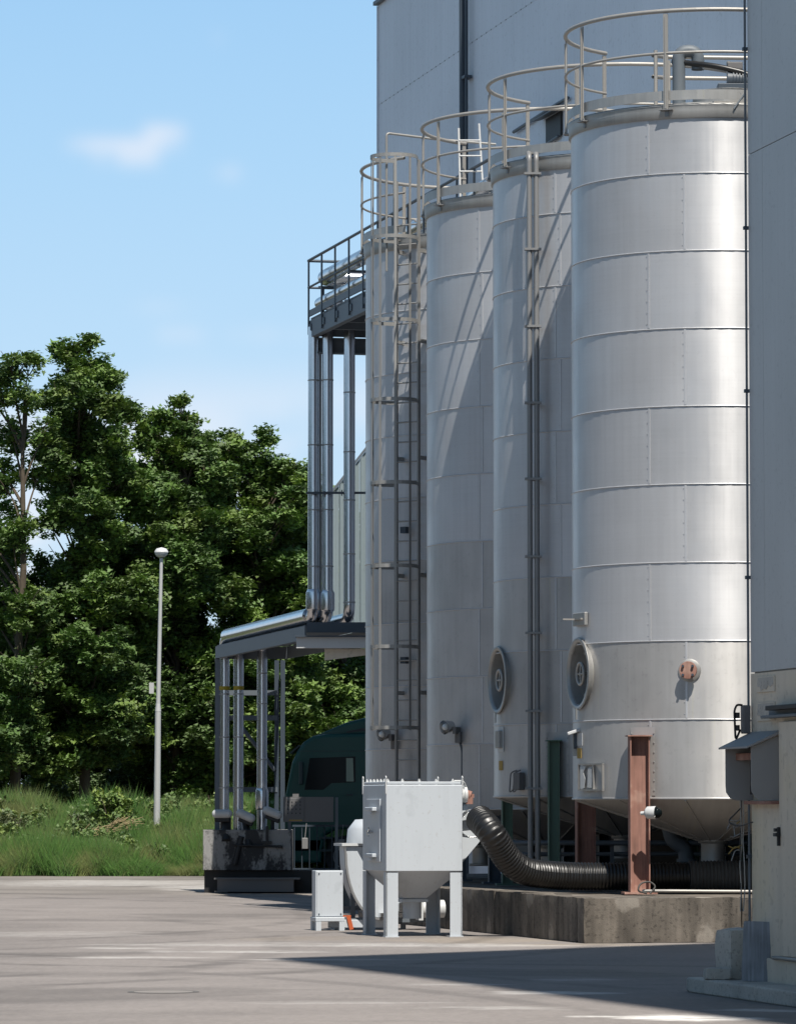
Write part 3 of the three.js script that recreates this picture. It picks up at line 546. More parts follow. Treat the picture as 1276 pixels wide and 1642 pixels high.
// ---------------------------------------------------------------- caged ladder on the farthest silo
{
  const a = deg(-36), t = thing('caged_ladder', 'tall galvanised ladder with safety cage on the farthest silo', 'ladder', [1.312 + (R + .16) * Math.sin(a), 0, -68.4 + (R + .16) * Math.cos(a)], a);
  for (const x of [-.21, .21]) mesh('stringer', slab(x - .012, x + .012, 1.0, x < 0 ? 11.3 : 11.6, -.03, .03), M.ladder, t);
  for (let y = 1.15; y < 10.9; y += .305) mesh('rung', cyl([-.2, y, 0], [.2, y, 0], .014, 6), M.ladder, t);
  for (const y of [1.6, 3.4, 5.2, 7.0, 8.8, 10.2]) for (const x of [-.21, .21]) mesh('wall_bracket', slab(x - .02, x + .02, y - .03, y + .03, -.2, -.03), M.ladder, t);
  const U = (y) => { const p = [[-.21, y, .02]]; for (let k = 0; k <= 16; k++) { const b = Math.PI * (1.12 - 1.24 * k / 16); p.push([.36 * Math.cos(b), y, .36 + .36 * Math.sin(b)]); } p.push([.21, y, .02]); return p; };
  for (const y of [2.83, 4.06, 5.29, 6.56, 7.83, 9.05, 10.33, 11.58]) mesh('cage_hoop', flatBar(U(y), .008, .055), M.ladder, t);
  for (const b of [170, 130, 90, 50, 10]) { const q = deg(b); mesh('cage_bar', box(0, 7.22, 0, .04, 8.8, .008, { ry: Math.PI / 2 - q }).translate(.355 * Math.cos(q), 0, .36 + .355 * Math.sin(q)).translate(0, 0, 0), M.ladder, t); }
  mesh('exit_rail', tube([[-.33, 9.9, .1], [-.33, 12.05, .1], [.1, 12.0, -.55], [.75, 11.95, -1.3]], .02, { bend: .06 }), M.ladder, t);
  mesh('gate_box', box(-.1, 5.9, -.06, .1, .1, .1), M.darkPaint, t); mesh('gate_box', box(-.1, 3.9, -.06, .1, .1, .1), M.darkPaint, t);
}
{
  const t = thing('short_ladder', 'short bright aluminium ladder leaning above the roof of the third silo', 'ladder', [.98, 10.7, -65.7]);
  mesh('stringer', cyl([-.03, -.1, 0], [-.06, 1.25, -.1], .018, 6), M.whiteTrim, t); mesh('stringer', cyl([.33, -.1, 0], [.25, 1.32, -.1], .018, 6), M.whiteTrim, t);
  for (let i = 0; i < 5; i++) mesh('rung', cyl([-.03 - i * .006, .1 + i * .24, -i * .018], [.32 - i * .014, .1 + i * .24, -i * .018], .013, 6), M.whiteTrim, t);
}
// ---------------------------------------------------------------- lamps fixed to silos
function hornLamp(sX, sD, a, y, label, tail) {
  const t = thing('flood_lamp', label, 'lamp', [sX + R * Math.sin(deg(a)), y, -sD + R * Math.cos(deg(a))], deg(a + 25), 'round lamps on the silos');
  mesh('reflector', lathe([[.03, -.12], [.06, -.08], [.10, .06], [.105, .06], [.075, -.09]], 20).rotateX(Math.PI / 2 + .15).rotateY(-.5).translate(-.06, .03, .2), M.chrome, t);
  mesh('lamp_glass', new THREE.SphereGeometry(.05, 12, 8).translate(-.08, .03, .22), M.lampGlass, t);
  mesh('bracket', [box(.05, -.02, .1, .05, .10, .2), box(.06, -.12, .07, .09, .16, .08, { b: .01 }), box(.02, 0, .01, .2, .06, .02)], M.panel, t);
  if (tail) mesh('conduit', tube([[.07, -.18, .05], [.10, -.3, .03], [.10, -1.2, .03]], .018), M.darkPaint, t);
}
hornLamp(2.245, 64.6, -50, 2.78, 'round flood lamp low on the third silo, with a conduit below', true);
hornLamp(1.312, 68.4, -50, 2.74, 'round flood lamp beside the foot of the caged ladder', false);
{
  const a = -80, t = thing('strip_lamp', 'small tilted white strip lamp on the left edge of the nearest silo', 'lamp', [4.093 + R * Math.sin(deg(a)), 2.60, -57 + R * Math.cos(deg(a))], 0);
  mesh('lamp_housing', box(-.02, .02, .12, .19, .045, .12, { b: .012, rz: .32 }), M.whiteTrim, t); mesh('arm', [box(.0, -.08, .08, .035, .2, .035), box(.0, -.10, .0, .05, .2, .1)], M.darkPaint, t); mesh('wall_plate', box(.02, -.14, .02, .12, .3, .03), M.rim, t);
}
{
  const t = thing('dome_camera', 'white dome surveillance camera on the red steel leg', 'camera', [3.20, 1.575, -55.0], 1.15);
  mesh('camera_body', lathe([[.0001, -.10], [.05, -.10], [.078, -.07], [.082, .02], [.082, .045]], 20).rotateX(Math.PI / 2), M.whiteTrim, t);
  mesh('camera_dome', new THREE.SphereGeometry(.07, 18, 12, 0, Math.PI * 2, 0, Math.PI / 2).rotateX(Math.PI / 2).translate(0, 0, .05), M.glass, t);
  mesh('camera_arm', cyl([0, 0, -.08], [0, -.01, -.16], .025, 8), M.whiteTrim, t);
}

// ================================================================ DUST FILTER UNIT AND ITS NEIGHBOURS
{
  const t = thing('dust_filter', 'white box-shaped dust filter on four legs with hopper underneath', 'filter unit', [-.15, 0, -55.5], ROW);
  const W = 1.0, Dp = 1.3, y0 = .83, y1 = 1.93;
  mesh('body', box(W / 2, (y0 + y1) / 2, -Dp / 2, W, y1 - y0, Dp, { b: .012 }), M.white, t);
  mesh('lid', box(W / 2, y1 + .022, -Dp / 2, W - .03, .035, Dp - .03, { b: .008 }), M.white, t);
  const bolts = []; for (let i = 0; i < 7; i++) bolts.push([.04, -.08 - i * .19]); for (let i = 1; i < 5; i++) bolts.push([i * .22, -.04]);
  for (const [x, z] of bolts) mesh('lid_clip', [box(x, y1 + .03, z, .03, .06, .04), cyl([x, y1 + .05, z], [x, y1 + .075, z], .012, 6)], M.whiteTrim, t);
  for (const [x, z] of [[.0, -.02], [.0, -Dp + .02], [W, -.02], [W, -Dp + .02]]) mesh('lifting_eye', [box(x, y1 - .02, z, .018, .20, .05, { b: .008 }), new THREE.TorusGeometry(.022, .008, 6, 12).rotateY(Math.PI / 2).translate(x, y1 + .085, z)], M.whiteTrim, t);
  for (const [x, z] of [[.08, -.08], [W - .08, -.08], [.08, -Dp + .08], [W - .08, -Dp + .08]]) mesh('leg', [box(x, y0 / 2, z + (z > -.5 ? .055 : -.055), .16, y0 - .02, .02), box(x + (x < .5 ? -.07 : .07), y0 / 2, z, .02, y0 - .02, .13), box(x, .006, z, .18, .012, .17)], M.white, t);
  { // hopper
    const q = .14, yb = .47, a = [[.03, y0, -.03], [W - .03, y0, -.03], [W - .03, y0, -Dp + .03], [.03, y0, -Dp + .03]], b = [[W / 2 - q, yb, -Dp / 2 + q], [W / 2 + q, yb, -Dp / 2 + q], [W / 2 + q, yb, -Dp / 2 - q], [W / 2 - q, yb, -Dp / 2 - q]], pos = [];
    for (let i = 0; i < 4; i++) { const j = (i + 1) % 4; pos.push(...a[i], ...b[i], ...b[j], ...a[i], ...b[j], ...a[j]); }
    const g = new THREE.BufferGeometry(); g.setAttribute('position', new THREE.Float32BufferAttribute(pos, 3)); g.setAttribute('uv', new THREE.Float32BufferAttribute(new Float32Array(48), 2)); g.computeVertexNormals();
    mesh('hopper', [g, box(W / 2, yb - .02, -Dp / 2, .34, .04, .34), cyl([W / 2, .22, -Dp / 2], [W / 2, yb, -Dp / 2], .12, 16)], M.white, t);
  }
  // access door on the shaded side
  const d = mesh('access_door', box(-.012, 1.35, -.62, .024, .80, .72, { b: .006 }), M.white, t);
  for (const y of [1.03, 1.62]) mesh('door_bracket', [box(-.05, y, -.62, .07, .05, .42, { b: .01 }), box(-.07, y - .045, -.60, .03, .03, .16)], M.white, d);
  mesh('star_handle', [box(-.05, 1.33, -.62, .05, .03, .03), ...[0, 1, 2].map(k => cyl([-.085, 1.33 + .06 * Math.cos(k * 1.05), -.62 + .06 * Math.sin(k * 1.05)], [-.085, 1.33 - .06 * Math.cos(k * 1.05), -.62 - .06 * Math.sin(k * 1.05)], .011, 6)), cyl([-.04, 1.33, -.62], [-.10, 1.33, -.62], .02, 8)], M.chrome, d);
  // inlet chute on the right
  mesh('inlet_chute', prism([[0, 0], [0, .74], [.40, .74], [.40, .46]], .7, .006).translate(W + .002, .86, -.98), M.white, t);
  mesh('inlet_collar', lathe([[.178, -.02], [.178, .05], [.186, .05], [.186, -.02]], 28).rotateX(Math.PI / 2 + .4).translate(W + .20, 1.45, -.25), M.chrome, t);
  const mo = mesh('cleaning_valve', [cyl([W, 1.80, -.45], [W + .12, 1.80, -.45], .10, 18), cyl([W + .12, 1.80, -.45], [W + .16, 1.80, -.45], .12, 18)], M.whiteTrim, t);
  mesh('valve_head', [cyl([W + .16, 1.80, -.45], [W + .22, 1.78, -.43], .07, 10), box(W + .19, 1.73, -.42, .09, .09, .09), box(W + .24, 1.79, -.44, .04, .05, .06)], M.rust, mo);
  mesh('air_pipe', tube([[W - .02, 1.98, -.35], [W + .10, 1.98, -.35], [W + .15, 1.90, -.4]], .012, { bend: .04 }), M.whiteTrim, t);
  mesh('valve_stub', [box(W + .13, 1.63, -.4, .06, .07, .06), cyl([W + .13, 1.6, -.4], [W + .13, 1.7, -.4], .02, 8)], M.darkPaint, t);
}
{ // flexible suction hose
  const rib = { step: .0115, f: (s) => 1 + .045 * Math.sin(s / .046 * Math.PI * 2) };
  const t = thing('suction_hose', 'thick black ribbed suction hose curving from the white filter along the plinth', 'hose', [0, 0, 0]);
  mesh('hose_body', tube([[1.03, 1.50, -55.75], [1.16, 1.36, -55.42], [1.48, .83, -55.75], [2.1, .76, -56.2], [3.2, .755, -56.35], [3.78, .755, -56.4]], .175, { bend: .42, seg: 22, fn: rib }), M.hose, t);
  mesh('hose_end', tube([[3.74, .755, -56.4], [4.6, .755, -56.45], [6.5, .76, -56.6]], .20, { bend: .3, seg: 20, fn: rib }), M.hoseGrey, t).userData.label = 'duller grey hose section';
}
{
  const t = thing('steel_rod', 'long thin galvanised pipe lying on the plinth from the red leg', 'pipe', [0, 0, 0]);
  mesh('rod', tube([[3.05, .60, -54.75], [3.4, .60, -54.7], [5.2, .585, -54.85]], .02, { bend: .1 }), M.galv, t);
  mesh('rope_loop', tube([[3.1, .57, -54.7], [2.98, .60, -54.62], [3.02, .70, -54.66], [3.14, .72, -54.7], [3.22, .66, -54.68], [3.14, .57, -54.64]], .012, { bend: .06, seg: 5 }), M.hoseGrey, t);
}
{ // pipework under the silos
  const t = thing('discharge_pipe', 'grey elbow pipe hanging in the dark under the nearest silo', 'pipe', [3.55, 0, -57.6]);
  mesh('pipe_body', tube([[.0, 1.42, .1], [.05, 1.2, .1], [.22, 1.12, .1], [.24, .82, .1]], .10, { bend: .14, seg: 12 }), M.gantry, t); mesh('pipe_flange', cyl([.24, .93, .1], [.24, .97, .1], .14, 14), M.gantry, t);
  const u = thing('conveying_line', 'thin horizontal conveying pipes in the shade beneath the silos', 'pipe', [0, 0, -60]);
  mesh('pipe', tube([[1.4, 1.16, 0], [5.5, 1.16, .6]], .035), M.gantry, u); mesh('pipe', tube([[1.4, 1.0, -.2], [5.5, 1.02, .4]], .03), M.gantry, u);
  for (let i = 0; i < 4; i++) mesh('pipe_support', slab(1.9 + i, 1.95 + i, .53, 1.18, .0 + i * .1, .05 + i * .1), M.gantry, u);
}
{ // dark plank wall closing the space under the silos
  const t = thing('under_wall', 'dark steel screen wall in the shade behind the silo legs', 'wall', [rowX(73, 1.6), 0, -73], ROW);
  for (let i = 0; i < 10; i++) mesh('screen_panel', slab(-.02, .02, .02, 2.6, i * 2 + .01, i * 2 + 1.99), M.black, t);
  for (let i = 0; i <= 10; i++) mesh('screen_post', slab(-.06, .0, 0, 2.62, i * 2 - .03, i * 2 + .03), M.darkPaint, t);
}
{ // switch cabinet
  const t = thing('switch_cabinet', 'low white metal cabinet on a grey stand left of the dust filter', 'cabinet', [-1.10, 0, -58.6], ROW);
  mesh('cabinet_body', box(.19, .49, -.12, .38, .62, .22, { b: .008 }), M.white, t); mesh('cabinet_door', box(.195, .49, -.005, .36, .60, .016, { b: .004 }), M.white, t);
  for (const [x, y] of [[.045, .76], [.345, .76], [.045, .22], [.345, .22]]) mesh('door_screw', cyl([x, y, 0], [x, y, .012], .010, 8), M.darkPaint, t);
  mesh('stand', [box(.19, .15, -.12, .40, .06, .34, { b: .01 })], M.white, t);
  for (const [x, z] of [[.03, .02], [.35, .02], [.03, -.26], [.35, -.26]]) mesh('stand_foot', box(x, .06, z, .07, .12, .07), M.white, t);
  mesh('stand_plinth', box(.60, .085, -.2, .75, .11, .12, { b: .01 }), M.white, t);
  mesh('strap', box(.50, .10, -.12, .055, .19, .006, { rz: .25 }), M.orange, t); mesh('strap', box(.45, .19, -.15, .14, .02, .006), M.orange, t);
}
{ // fan casing
  const t = thing('fan_casing', 'white rounded fan casing on a frame behind the dust filter', 'fan', [-.72, 0, -58.9], ROW);
  const pts = []; for (let k = 0; k <= 20; k++) { const a = Math.PI + Math.PI * k / 20; pts.push([.48 + .48 * Math.cos(a), 1.02 + .86 * Math.sin(a)]); }
  mesh('volute', prism([[0, 1.12], ...pts, [.96, 1.12]], .42, .01).translate(0, 0, -.3), M.white, t);
  mesh('volute_flange', box(.46, 1.145, -.09, 1.06, .035, .5), M.whiteTrim, t);
  mesh('cone_top', lathe([[.46, 1.16], [.44, 1.35], [.34, 1.48], [.0001, 1.5]], 28).translate(.52, 0, -.1), M.white, t);
  mesh('rim_strip', prism([[-.03, 1.12], ...pts.map(([x, y]) => [(x - .48) * 1.06 + .48, (y - 1.12) * 1.03 + 1.12]), [.99, 1.12], [.96, 1.12], ...pts.slice().reverse()], .05).translate(0, 0, .11), M.galvPole, t);
  mesh('frame', [slab(.1, .16, 0, .5, -.1, -.04), slab(.8, .86, 0, .5, -.1, -.04), slab(-.05, 1.3, .26, .32, -.15, -.09), slab(-.05, 1.3, .10, .16, -.35, .05)], M.gantry, t);
  mesh('motor', [cyl([.9, .28, .1], [1.35, .28, .1], .12, 16), box(1.0, .28, .1, .06, .3, .3)], M.whiteTrim, t);
  mesh('pump_fittings', [box(.75, .30, .15, .09, .12, .1), cyl([.75, .34, .16], [.75, .46, .16], .02, 8), box(.6, .2, .15, .3, .06, .14)], M.chrome, t);
}

// ================================================================ PIPE GANTRY ON THE LEFT OF THE SILOS
{
  const t = thing('pipe_gantry', 'high dark steel gantry with railings left of the farthest silo', 'gantry', [-1.583, 0, -77], ROW);
  mesh('side_beam', [slab(.02, .05, 9.97, 10.27, -.05, 7.2), slab(.05, .14, 10.25, 10.27, -.05, 7.2), slab(.05, .14, 9.97, 9.99, -.05, 7.2)], M.gantry, t);
  mesh('side_beam', [slab(1.36, 1.39, 9.97, 10.27, -.05, 7.2), slab(1.28, 1.36, 10.25, 10.27, -.05, 7.2)], M.gantry, t);
  mesh('walkway_edge', slab(.0, .03, 10.34, 10.45, -.05, 7.2), M.gantry, t);
  for (let i = 0; i < 7; i++) mesh('cross_beam', slab(.06, 1.36, 9.99, 10.2, i * 1.15 + .02, i * 1.15 + .10), M.gantry, t);
  for (let i = 0; i < 9; i++) mesh('grating', slab(.05, 1.37, 10.29, 10.32, i * .8 - .04, i * .8 + .74), M.gantry, t);
  for (let i = 0; i < 13; i++) { const z = i * 1.05; mesh('rail_post', [slab(-.012, .012, z < 7 ? 10.02 : 10.6, 11.34, z - .028, z + .028), ...(z < 7 ? [slab(.0, .06, 10.08, 10.2, z + .03, z + .17)] : [])], M.darkPaint, t); }
  mesh('hand_rail', [tube([[0, 11.34, -.02], [0, 11.34, 12.9]], .026), tube([[0, 11.34, -.02], [1.4, 11.34, -.02]], .026)], M.darkPaint, t);
  mesh('knee_rail', [tube([[0, 10.86, -.02], [0, 10.86, 7.2]], .02), tube([[0, 10.86, -.02], [1.4, 10.86, -.02], [1.4, 10.86, 7]], .02, { bend: .03 })], M.darkPaint, t);
  for (let i = 0; i < 6; i++) mesh('rail_post', slab(1.39, 1.414, 10.0, 11.34, i * 1.3 - .025, i * 1.3 + .025), M.darkPaint, t);
  mesh('hand_rail', tube([[1.4, 11.34, -.02], [1.4, 11.34, 12]], .026), M.darkPaint, t);
  const c = mesh('column', iBeam(.15, .15, 5.05).map(g => g.translate(.24, 4.92, -.42)), M.galvPole, t); c.userData.label = 'pale steel column';
  mesh('column', iBeam(.16, .16, 5.05).map(g => g.translate(1.30, 4.92, .12)), M.gantry, t);
  mesh('portal_beam', [slab(.10, 2.2, 9.68, 9.71, -.02, .16), slab(.10, 2.2, 9.93, 9.96, -.02, .16), slab(.10, 2.2, 9.71, 9.93, .06, .08)], M.gantry, t);
  mesh('pipe_support', [slab(.05, 1.3, 10.78, 10.82, .55, .62), slab(.05, 1.3, 10.78, 10.82, 2.9, 2.97), slab(.10, .15, 10.3, 10.8, .56, .61), slab(1.2, 1.25, 10.3, 10.8, .56, .61)], M.darkPaint, t);
}
const ring = (p, q, y, r) => cyl([p, y - .012, q], [p, y + .012, q], r, 20);
function insulated(label, path, r, rings, boot, group = 'insulated pipes') {
  const t = thing('insulated_pipe', label, 'pipe', [0, 0, 0], 0, group);
  mesh('pipe_jacket', tube(path, r, { bend: .24, seg: 20 }), M.jacket, t);
  for (const [x, y, z] of rings) mesh('jacket_seam', ring(x, z, y, r + .006), M.rim, t);
  for (const [x, y, z, h] of boot || []) mesh('pipe_boot', lathe([[r + .005, 0], [r + .03, .03], [r + .03, h - .06], [r + .004, h]], 24).translate(x, y, z), M.jacket, t);
  return t;
}
const sleeve = (t) => mesh('pipe_sleeve', tube([[-1.56, 5.05, -77.3], [-3.36, 5.04, -86.05]], .135, { seg: 22 }), M.jacket, t);
const yr = [9.2, 8.05, 6.9, 5.9].map(y => y);
sleeve(insulated('leftmost insulated pipe, dropping from the gantry and running along the low bridge', [[-1.49, 10.15, -76.95], [-1.49, 5.02, -76.95], [-3.43, 5.0, -86.4], [-3.43, 1.15, -86.4]], .10, [...yr.map(y => [-1.49, y, -76.95]), ...[3.9, 3.05, 2.05].map(y => [-3.43, y, -86.4])], [[-1.49, 5.12, -76.95, .38]]));
insulated('middle insulated pipe of the three below the gantry', [[-1.245, 10.2, -76.9], [-1.245, 5.0, -76.9], [-3.145, 4.98, -86.3], [-3.145, 1.15, -86.3]], .10, [...yr.map(y => [-1.245, y, -76.9]), ...[3.9, 3.05, 2.05].map(y => [-3.145, y, -86.3])], [[-1.245, 5.1, -76.9, .38]]);
insulated('rightmost insulated pipe of the three, next to the farthest silo', [[-.855, 10.6, -76.6], [-.855, 4.98, -76.6], [-2.67, 4.96, -86], [-2.67, 1.15, -86]], .10, [...[8.95, 7.9, 7.05, 6.1, 5.25].map(y => [-.855, y, -76.6]), ...[4.3, 3.7, 2.6].map(y => [-2.67, y, -86])], [[-2.67, 1.62, -86, .42]]);
insulated('thick insulated pipe running along the top of the gantry over the silos', [[-.1, 11.0, -77.0], [-1.33, 11.0, -76.85], [1.05, 11.0, -67.1], [1.45, 11.05, -65.3], [1.75, 11.05, -64.9]], .135, [], [], 'pipes on the gantry');
insulated('thinner insulated pipe on the gantry just above its beam', [[-1.0, 10.55, -77.1], [-1.42, 10.55, -76.9], [.25, 10.55, -70.1]], .10, [], [], 'pipes on the gantry');
{
  const t = thing('pipe_tie', 'dark rod tying the three vertical insulated pipes together', 'clamp', [0, 7.19, -76.72]);
  mesh('tie_rod', slab(-1.62, -.5, -.02, .02, -.05, -.01), M.darkPaint, t); mesh('tie_clip', [slab(-1.38, -1.36, -.05, .05, -.08, .03), slab(-1.0, -.98, -.05, .05, -.08, .03)], M.darkPaint, t);
}
{ // low bridge carrying the pipes out to the loading point
  const t = thing('pipe_bridge', 'low grey steel bridge carrying pipes to the loading trough', 'gantry', [0, 0, 0]);
  const a = Math.atan2(1.97, 9.5), L = Math.hypot(1.97, 9.5), beam = (x, z, w, y0, y1, len) => slab(-w / 2, w / 2, y0, y1, 0, len).rotateY(a).translate(x, 0, z);
  mesh('edge_beam', [beam(-3.60, -86.5, .03, 4.61, 4.85, L), beam(-3.56, -86.5, .10, 4.61, 4.63, L)], M.gantry, t);
  mesh('edge_beam', beam(-2.25, -86.9, .05, 4.61, 4.85, L), M.gantry, t);
  mesh('end_beam', slab(-3.61, -2.2, 4.60, 4.84, -86.56, -86.5), M.gantry, t);
  mesh('deck_plate', [0, 1, 2, 3].map(i => slab(0, 1.35, 4.855, 4.87, i * 2.4 + .02, i * 2.4 + 2.38).rotateY(a).translate(-3.58, 0, -86.5)), M.gantry, t);
  const w = mesh('front_beam', slab(-1.77, -.2, 4.43, 4.62, -76.25, -76.1), M.whiteTrim, t); w.userData.label = 'pale painted beam end facing the yard';
  mesh('beam_flange', slab(-1.79, -.2, 4.622, 4.645, -76.35, -76.0), M.darkPaint, t);
  mesh('under_plate', prism([[-1.28, 4.22], [-.2, 4.36], [-.2, 4.425], [-1.28, 4.425]], .05).translate(0, 0, -76.35), M.render, t);
  mesh('back_beam', slab(-1.6, -.2, 4.72, 4.90, -76.7, -76.55), M.darkPaint, t);
  for (const [x, z] of [[-3.57, -86.45], [-2.42, -87.3], [-2.30, -87.3]]) mesh('post', slab(x - .045, x + .045, .0, 4.6, z - .045, z + .045), x < -3 ? M.gantry : M.darkPaint, t);
  for (const y of [3.95, 3.45, 2.02]) mesh('cross_rail', slab(-3.53, -2.4, y - .05, y + .05, -87.3, -87.24), M.gantry, t);
  mesh('brace', cyl([-3.3, 3.5, -87.2], [-2.45, 2.4, -87.2], .045, 6), M.gantry, t);
  for (const x of [-3.43, -3.145]) { const b = mesh('marker_band', lathe([[.104, 0], [.104, .075]], 20).translate(x, 3.98, x < -3.3 ? -86.4 : -86.3), M.yellow, t); b.userData.label = 'yellow marker band'; }
}
{ // loading trough
  const t = thing('loading_trough', 'stained white concrete trough under the vertical insulated pipes', 'trough', [-3.80, 0, -86.9]);
  mesh('front_wall', box(.86, .835, 1.45, 1.72, .79, .10, { b: .015 }), M.tub, t); mesh('rear_wall', box(.86, .835, .05, 1.72, .79, .10, { b: .015 }), M.tub, t);
  for (const x of [.05, 1.67]) mesh('side_wall', box(x, .834, .75, .10, .788, 1.3, { b: .01 }), M.tub, t);
  mesh('trough_floor', slab(.1, 1.62, .45, .52, .1, 1.4), M.tub, t);
  mesh('pedestal', slab(.02, 2.6, 0, .44, .1, 1.3), M.black, t);
  const tr = mesh('drip_tray', [slab(.30, 1.78, .03, .27, 1.45, 1.95), slab(.24, 1.90, .27, .30, 1.4, 2.0), slab(.25, .5, .02, .05, 1.9, 2.02)], M.panel, t); tr.userData.label = 'dark steel drip tray in front';
  mesh('valve_lever', [cyl([.6, .93, 1.55], [1.55, .90, 1.55], .022, 8), box(1.25, .98, 1.54, .18, .06, .06), box(1.25, 1.15, 1.54, .05, .3, .05), box(1.5, .90, 1.55, .06, .06, .08)], M.black, t);
  mesh('hose_stub', [cyl([.45, 1.0, 1.5], [.45, 1.45, 1.2], .09, 12), cyl([.9, .9, 1.52], [.82, 1.4, 1.2], .07, 12), cyl([.62, .55, 1.52], [.75, 1.1, 1.5], .06, 10)], M.black, t);
}
for (const [x, y, rz, l] of [[-3.43, 1.54, 0, 'white rounded lamp head, leftmost of three above the trough'], [-2.97, 1.50, -.42, 'white rounded lamp head tilted to the right, middle of three above the trough'], [-2.45, 1.56, -.38, 'white rounded lamp head nearest the control box above the trough']]) {
  const t = thing('rounded_lamp', l, 'lamp', [x, 1.15, -85.6], 0, 'rounded lamp heads above the trough');
  mesh('head_shell', [new THREE.CapsuleGeometry(.085, .23, 5, 14).rotateZ(Math.PI / 2 + rz).translate(0, y - 1.15, .12)], M.whiteTrim, t); mesh('head_back', box(0, y - 1.26, .06, .30, .10, .14, { b: .02, rz }), M.black, t); mesh('stem', [cyl([0, 0, 0], [0, y - 1.2, 0], .035, 8), cyl([0, y - 1.2, 0], [0, y - 1.15, .1], .03, 8)], M.black, t);
}
{ // control box
  const t = thing('control_box', 'grey control box with rows of buttons in front of the green lorry', 'control box', [-1.75, 0, -85.6]);
  mesh('box_body', slab(-.49, .49, 1.38, 1.87, -.16, 0), M.panel, t);
  const l = mesh('door', slab(-.485, -.085, 1.385, 1.865, .002, .016), M.panel, t); mesh('door', slab(-.07, .485, 1.385, 1.865, .002, .016), M.panel, t);
  for (let i = 0; i < 4; i++) for (const y of [1.80, 1.74, 1.66, 1.58]) mesh('button', cyl([-.40 + i * .08, y - .03, .016], [-.40 + i * .08, y - .03, .026], .013, 8), M.black, l);
  mesh('label_strip', slab(-.42, -.17, 1.825, 1.84, .017, .019), M.galvPole, l); mesh('label_strip', slab(-.38, -.12, 1.40, 1.425, .017, .019), M.ochre, l);
  mesh('post', [slab(.52, .58, 0, 1.86, -.1, -.04), slab(-.4, -.34, 0, 1.4, -.1, -.04)], M.gantry, t); mesh('cable_entry', box(-.25, 1.90, -.05, .12, .06, .08), M.panel, t);
}
{ // railing under the control box
  const t = thing('bar_railing', 'dark upright-bar railing below the control box', 'railing', [-2.1, 0, -87.2]);
  mesh('rail', slab(0, 1.9, 1.28, 1.32, -.02, .02), M.darkPaint, t); mesh('rail', slab(0, 1.9, .42, .46, -.02, .02), M.darkPaint, t);
  for (let i = 0; i < 13; i++) mesh('bar', cyl([.04 + i * .15, .1, 0], [.04 + i * .15, 1.3, 0], .012, 6), M.darkPaint, t);
  mesh('base_rail', slab(-.1, 1.9, 0, .40, -.35, -.05), M.black, t);
  for (const [x, y] of [[.25, .95], [.98, .92]]) mesh('hanging_box', [box(x, y, .06, .12, .22, .06, { b: .01 }), cyl([x, y + .1, .06], [x + .03, y + .4, .03], .01, 5)], M.galvPole, t);
  mesh('hanging_box', box(1.55, 1.66, .06, .15, .2, .05, { b: .01 }), M.galvPole, t);
}

